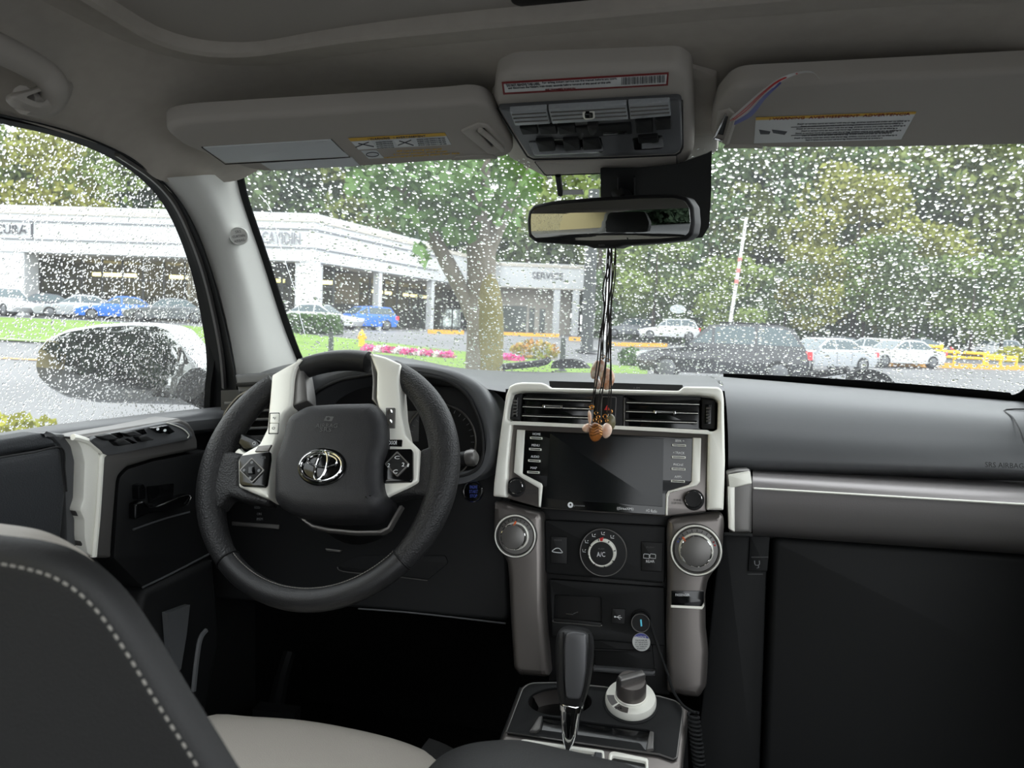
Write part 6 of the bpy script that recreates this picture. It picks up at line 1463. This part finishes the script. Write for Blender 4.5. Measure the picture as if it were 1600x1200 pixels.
# cars ---------------------------------------------------------------------
def car(label, px, d, head, paint, kind='sedan', group=None, glass='car_glass', near=False, dz=0., name=None):
    p = gp_(px, d, dz); L, Wd, H = {'sedan': (4.7, 1.82, 1.45), 'suv': (4.8, 1.92, 1.72), 'hatch': (4.2, 1.78, 1.5)}[kind]
    r = thing(name or {'sedan': 'sedan_car', 'suv': 'suv_car', 'hatch': 'hatchback_car'}[kind], label, 'car', p, group)
    ca, sa = math.cos(head), math.sin(head); fx = Vector((ca, sa, 0)); fy = Vector((-sa, ca, 0))
    belt = H*.60; g0 = .22
    if kind == 'suv':
        low = [(-L/2, .45), (-L/2+.05, .95), (-L/2+.12, belt+.02), (L/2-1.35, belt), (L/2-.5, belt-.12), (L/2-.08, belt-.28), (L/2, .55), (L/2-.15, .28), (-L/2+.15, .28)]
        up = [(-L/2+.14, belt), (-L/2+.50, H-.10), (-L/2+.85, H), (-.2, H), (.35, H-.05), (L/2-1.40, belt)]
        bp = .25
    elif kind == 'sedan':
        low = [(-L/2, .5), (-L/2+.05, .85), (-L/2+.2, belt+.03), (-L/2+.8, belt+.05), (L/2-1.3, belt), (L/2-.5, belt-.1), (L/2-.06, belt-.24), (L/2, .5), (L/2-.15, .24), (-L/2+.15, .24)]
        up = [(-L/2+.65, belt+.02), (-L/2+1.35, H-.06), (-.35, H), (.2, H-.03), (L/2-1.35, belt)]; bp = -.1
    else:
        low = [(-L/2, .5), (-L/2+.05, .95), (-L/2+.1, belt+.04), (L/2-1.1, belt), (L/2-.4, belt-.12), (L/2-.05, belt-.28), (L/2, .5), (L/2-.15, .24), (-L/2+.15, .24)]
        up = [(-L/2+.12, belt), (-L/2+.5, H-.05), (-.4, H), (.2, H-.05), (L/2-1.15, belt)]; bp = 0
    # body shell: side profile swept over the width with rounded shoulders
    V_, F_ = [], []; secs = [(-1, .06), (-.97, .02), (-.9, 0), (.9, 0), (.97, .02), (1, .06)]; n = len(low); cx = 0; cz = .6
    for s, sh in secs:
        for (x, z) in low: V_.append(p + fx*(x*(1-sh*.6)) + fy*(s*Wd/2) + Vector((0, 0, cz+(z-cz)*(1-sh*.9))))
    for j in range(len(secs)-1):
        for i in range(n): F_.append((j*n+i, j*n+(i+1) % n, (j+1)*n+(i+1) % n, (j+1)*n+i))
    F_.append(tuple(range(n))); F_.append(tuple(range((len(secs)-1)*n, len(secs)*n)))
    mk('body', (V_, F_), paint, r, 40)
    def gw(z): return Wd/2*(.97-.22*(z-belt)/(H-belt))
    V_, F_ = [], []; m = len(up)
    for s in (-1, 1):
        for (x, z) in up: V_.append(p + fx*x + fy*(s*gw(z)) + Vector((0, 0, z)))
    for i in range(m-1): F_.append((i, i+1, m+i+1, m+i))
    F_ += [tuple(range(m)), tuple(range(m, 2*m))]
    mk('cabin', (V_, F_), paint, r, 30)
    # side glass, front and back glass
    def inset(poly, k, o=(0, 0)):
        c_ = (sum(q[0] for q in poly)/len(poly), sum(q[1] for q in poly)/len(poly)); return [(c_[0]+(x-c_[0])*k[0], c_[1]+(z-c_[1])*k[1]) for x, z in poly]
    sg = inset(up, (.90, .72))
    def zx(poly, x0, x1): # clip polygon by x range
        out = []
        for (cmp, lim) in ((1, x0), (-1, x1)):
            src = poly if cmp == 1 else out; res = []
            for i in range(len(src)):
                a_, b_ = src[i], src[(i+1) % len(src)]; ia, ib = (a_[0]-lim)*cmp >= 0, (b_[0]-lim)*cmp >= 0
                if ia: res.append(a_)
                if ia != ib:
                    t = (lim-a_[0])/(b_[0]-a_[0]); res.append((lim, lerp(a_[1], b_[1], t)))
            out = res
        return out
    xs = [min(q[0] for q in sg)-1, -L*.19, bp, 9] if kind == 'suv' else [min(q[0] for q in sg)-1, bp, 9]
    for s in (-1, 1):
        for xa, xb in zip(xs, xs[1:]):
            pg = zx(sg, xa+.04, xb-.04)
            if len(pg) < 3: continue
            V_ = [p + fx*x + fy*(s*(gw(z)+.012)) + Vector((0, 0, z)) for x, z in pg]
            mk('side_window', slab(V_, [tuple(range(len(pg)))], fy*(-s*.03)), glass, r, 0)
    for (ia, ib, nm) in ((m-2, m-1, 'front_window'), (0, 1, 'rear_window')):
        (xa, za), (xb, zb) = up[ia], up[ib]; q = []
        for t, s in ((.1, -1), (.1, 1), (.9, 1), (.9, -1)):
            x, z = lerp(xa, xb, t), lerp(za, zb, t); q.append(p + fx*x + fy*(s*gw(z)*.88) + Vector((0, 0, z)))
        nn = (q[1]-q[0]).cross(q[2]-q[1]).normalized(); sgn_ = 1 if (nn.dot(fx) > 0) == (ia > 0) else -1
        mk(nm, slab([v+nn*sgn_*.015 for v in q], [(0, 1, 2, 3)], nn*sgn_*-.03), glass, r, 0)
    rw = .34 if kind != 'suv' else .38
    for x in (-L/2+.85, L/2-.9):
        for s in (-1, 1):
            wf = Fr(p + fx*x + fy*(s*(Wd/2-.2)) + Vector((0, 0, rw)), fx, (0, 0, 1)); wf.n = fy*s
            w_ = mk('wheel', lathe(wf, 0, 0, [(rw*.6, 0), (rw, .01), (rw, .19), (rw*.93, .215), (rw*.68, .215)], 20), 'tyre', r)
            mk('wheel_rim', lathe(wf, 0, 0, [(rw*.70, .20), (rw*.62, .214), (rw*.2, .205), (0, .21)], 16), 'wheel_rim', w_)
    for s in (-1, 1):
        tl = Fr(p + fx*(-L/2+.05) + fy*(s*Wd*.38) + Vector((0, 0, belt*.9)), fy, (0, 0, 1))
        mk('tail_light', bx(p + fx*(-L/2+.10) + fy*(s*Wd*.40) + Vector((0, 0, belt*.78)), .22, .36, .22, head), 'tail_red', r, 0)
        mk('headlight', bx(p + fx*(L/2-.20) + fy*(s*Wd*.37) + Vector((0, 0, belt*.66)), .36, .42, .14, head), 'headlamp', r, 0)
    if near:
        for s in (-1, 1):
            for x in (-L*.19, bp, L*.23): mk('door_gap', tube([p + fx*x + fy*(s*Wd/2*1.002) + Vector((0, 0, z)) for z in (.35, .7, belt-.03)], .008, 4), 'black', r)
            mk('wing_mirror', bx(p + fx*(L*.20) + fy*(s*(Wd/2+.08)) + Vector((0, 0, belt+.02)), .12, .2, .14, head), paint, r, 0)
            mk('roof_rail', tube([p + fx*x + fy*(s*gw(H)*.92) + Vector((0, 0, H+.03)) for x in (-L*.32, -L*.1, .1)], .02, 6), 'black', r)
        mk('rear_bumper', bx(p + fx*(-L/2+.03) + Vector((0, 0, .35)), .14, Wd*.96, .28, head), 'black_rubber', r, 0)
    return r
R_ = YAW   # camera lateral axis in world; headings below are measured from it
def hd(a): return R_ + math.radians(a)
car('black estate car parked close beyond the right of the windshield', 1128, 22.5, hd(180-14), 'car_black', 'suv', glass='car_glass', near=True)
car('silver sedan parked just right of the black estate car', 1283, 33, hd(-160), 'car_silver', 'sedan', near=True)
car('grey sedan with roof just visible behind the silver sedan', 1300, 46, hd(170), 'car_grey', 'sedan')
car('white car with bright red tail lamps in the right car park', 1362, 44, hd(120), 'car_white', 'sedan')
car('white sedan parked right of the red tail lamps', 1402, 40, hd(-165), 'car_white', 'sedan')
car('dark sedan half hidden behind the white sedans at right', 1430, 58, hd(170), 'car_dark', 'sedan')
car('white estate car beyond the yellow barriers at far right', 1550, 72, hd(175), 'car_white', 'suv')
car('silver car at the very right edge of the view', 1612, 66, hd(170), 'car_silver', 'sedan')
car('white estate car parked under the trees right of the charms', 1045, 62, hd(170), 'car_white', 'suv', dz=.4)
car('dark car parked behind the service wing posts', 985, 70, hd(175), 'car_grey', 'suv', dz=.3)
car('white car parked at far left below the building pier', 6, 46, hd(-25), 'car_white', 'suv')
car('black sedan between the white car and the silver car at left', 62, 46.5, hd(-150), 'car_dark', 'sedan')
car('silver sedan parked left of the blue car', 122, 46, hd(-150), 'car_silver', 'sedan')
car('bright blue sedan parked in the row beyond the driver window', 186, 45.5, hd(-150), 'car_blue', 'sedan')
car('dark grey sedan at the right end of the parked row at left', 262, 45, hd(-160), 'car_grey', 'sedan')
car('white sedan by the hedge before the showroom pier', 502, 45, hd(-10), 'car_white', 'sedan')
car('blue hatchback parked before the showroom glass', 566, 48, hd(-140), 'car_blue', 'hatch')
# shrubs, hydrant, kerbs, poles, flowers ------------------------------------
def bush(name, label, px, d, w, h, m, seed, group=None, sub=500, box=False, cat='shrub'):
    p = gp_(px, d); rg = np.random.RandomState(seed); V_, F_ = [], []
    for i in range(sub):
        if box: c = np.array([rg.uniform(-1, 1)*w/2, rg.uniform(-.5, .5), rg.uniform(0, h)])
        else:
            v = rg.normal(size=3); v /= np.linalg.norm(v); c = v*np.array([w/2, w/3, h*.6])*rg.uniform(.7, 1)+np.array([0, 0, h*.45]); c[2] = abs(c[2])
        a = rg.normal(size=3); a /= np.linalg.norm(a); t = np.cross(a, rg.normal(size=3)); t /= np.linalg.norm(t); s = .10*max(1, d/30)*rg.uniform(.6, 1.2)
        P_ = lambda q: p + _r0*float(q[0]) + Vector((FW.x, FW.y, 0))*float(q[1]) + Vector((0, 0, float(q[2])))
        k_ = len(V_); V_ += [P_(c+a*s), P_(c+t*s*.7), P_(c-a*s), P_(c-t*s*.7)]; F_.append((k_, k_+1, k_+2, k_+3))
    o = mk(name, (V_, F_), m, None, 0, False); return tag(o, label, cat, group)
bush('hedge', 'clipped green hedge in front of the showroom pier', 488, 39, 2.9, .95, 'hedge', 1, None, 1500, True)
bush('grass_bush', 'reddish ornamental grass bush on the lawn right of the maple', 838, 31, 2.0, .75, 'bush_red', 2)
bush('roadside_bush', 'yellow green bush close below the driver window at far left', 18, 7.2, .9, .32, 'bush_yellow', 3)
bush('green_bush', 'small green bush on the lawn right of the hanging charms', 990, 30, 1.1, .7, 'hedge', 4)
bush('flowering_bush', 'bush with orange flowers before the black estate car', 1018, 31, 1.4, .5, 'bush_red', 5)
bush('yellow_bush', 'yellow green bush by the barriers at the right edge', 1585, 56, 2.6, 1.1, 'bush_yellow', 6)
fi = random.Random(11); n_fl = {True: 0, False: 0}
for i in range(26):
    t = i/25; px = lerp(575, 730, t) if i < 22 else lerp(790, 812, (i-22)/3); d = lerp(31, 29, t)
    pink = (i % 5 < 3) if i < 22 else True
    n_fl[pink] += 1
    o = bush('flower_clump', ('pink' if pink else 'white') + ' flower clump in the lawn border, ' + ORD[n_fl[pink]-1] + ' of its colour from the left', px+fi.uniform(-2, 2), d, .55, .28, 'flower_pink' if pink else 'flower_white', 40+i, 'pink flower clumps' if pink else 'white flower clumps', 60, cat='flowers')
hy = thing('fire_hydrant', 'yellow fire hydrant standing on the lawn beside the flower border', 'hydrant', gp_(566, 33))
hfz = Fr(gp_(566, 33), (1, 0, 0), (0, 1, 0))
mk('barrel', lathe(hfz, 0, 0, [(.16, 0), (.16, .06), (.12, .08), (.12, .50), (.15, .52), (.15, .56), (.12, .6), (.08, .68), (.04, .72), (.03, .78), (0, .78)], 14), 'hydrant', hy)
for s in (-1, 1): mk('outlet', tube([gp_(566, 33)+Vector((0, 0, .42)), gp_(566, 33)+_r0*(s*.2)+Vector((0, 0, .42))], .06, 10), 'hydrant', hy)
def post(name, label, cat, px, d, h, r, m, lean=0., group=None):
    b = gp_(px, d); t = b + _r0*lean*h + Vector((0, 0, h)); o = mk(name, join(tube([b, lerp(b, t, .5), t], [r, r*.95, r*.85], 10), lathe(Fr(b, (1, 0, 0), (0, 1, 0)), 0, 0, [(r*1.8, 0), (r*1.8, .08), (r, .12)], 10)), m); return tag(o, label, cat, group)
post('bollard', 'dark bollard on the lawn between hedge and hydrant', 'post', 518, 24, 1.0, .09, 'pole_dark')
post('bollard', 'dark post on the lawn right of the ornamental grass', 'post', 881, 24, 1.1, .09, 'pole_dark')
lampp = post('lamp_post', 'thick dark post behind the hanging cords', 'post', 918, 36, 7.5, .30, 'pole_dark', -.0)
post('white_post', 'white post just behind the hanging cords', 'post', 946, 60, 8.0, .25, 'pole_white')
fp_ = thing('flag_pole', 'leaning white pole with red bands before the right hand wood', 'pole', gp_(1135, 48))
b_ = gp_(1135, 48); t_ = b_+_r0*.8+Vector((0, 0, 8.5)); mk('pole', tube([b_, t_], [.11, .09], 10), 'pole_white', fp_)
for f0 in (.52, .60, .68): mk('red_band', tube([lerp(b_, t_, f0), lerp(b_, t_, f0+.03)], .125, 10), 'red_stripe', fp_)
def kerb(label, x0, x1, d0, d1, m='kerb_yellow', h=.22):
    a_, b2_ = gp_(x0, d0), gp_(x1, d1); dr = (b2_-a_); dr.z = 0; L = dr.length; an = math.atan2(dr.y, dr.x)
    o = mk('painted_kerb', bx(lerp(a_, b2_, .5), L, .35, h, an), m, smooth=0); return tag(o, label, 'kerb', 'yellow painted kerbs')
kerb('yellow kerb left of the maple trunk before the showroom', 672, 722, 44, 46); kerb('yellow kerb right of the maple trunk before the service door', 782, 872, 50, 53); kerb('yellow kerb at the foot of the service posts', 890, 915, 46, 46)
kerb('long yellow kerb right of the charms', 955, 1040, 46, 50); kerb('long yellow kerb below the barriers at far right', 1395, 1640, 41, 43, h=.25)
for i, (x0, x1, y0, y1, d) in enumerate(((1418, 1472, 544, 566, 46), (1440, 1545, 549, 562, 48), (1540, 1590, 556, 566, 47))):
    bb = thing('yellow_barrier', ('tall yellow parking barrier, leftmost by the white sedan', 'long low yellow barrier rail in the middle of the kerb', 'short yellow barrier by the bush at the right edge')[i], 'barrier', gp_((x0+x1)/2, d), 'yellow barriers')
    a_, b2_ = gp_(x0, d), gp_(x1, d+1); H_ = (1.2, .85, .7)[i]
    for q in (a_, lerp(a_, b2_, .5), b2_): mk('barrier_post', tube([q, q+Vector((0, 0, H_))], .09, 8), 'barrier_yellow', bb)
    for z in (.45, H_-.08): mk('barrier_rail', tube([a_+Vector((0, 0, z)), b2_+Vector((0, 0, z-.1))], .09, 8), 'barrier_yellow', bb)

flush_texts()
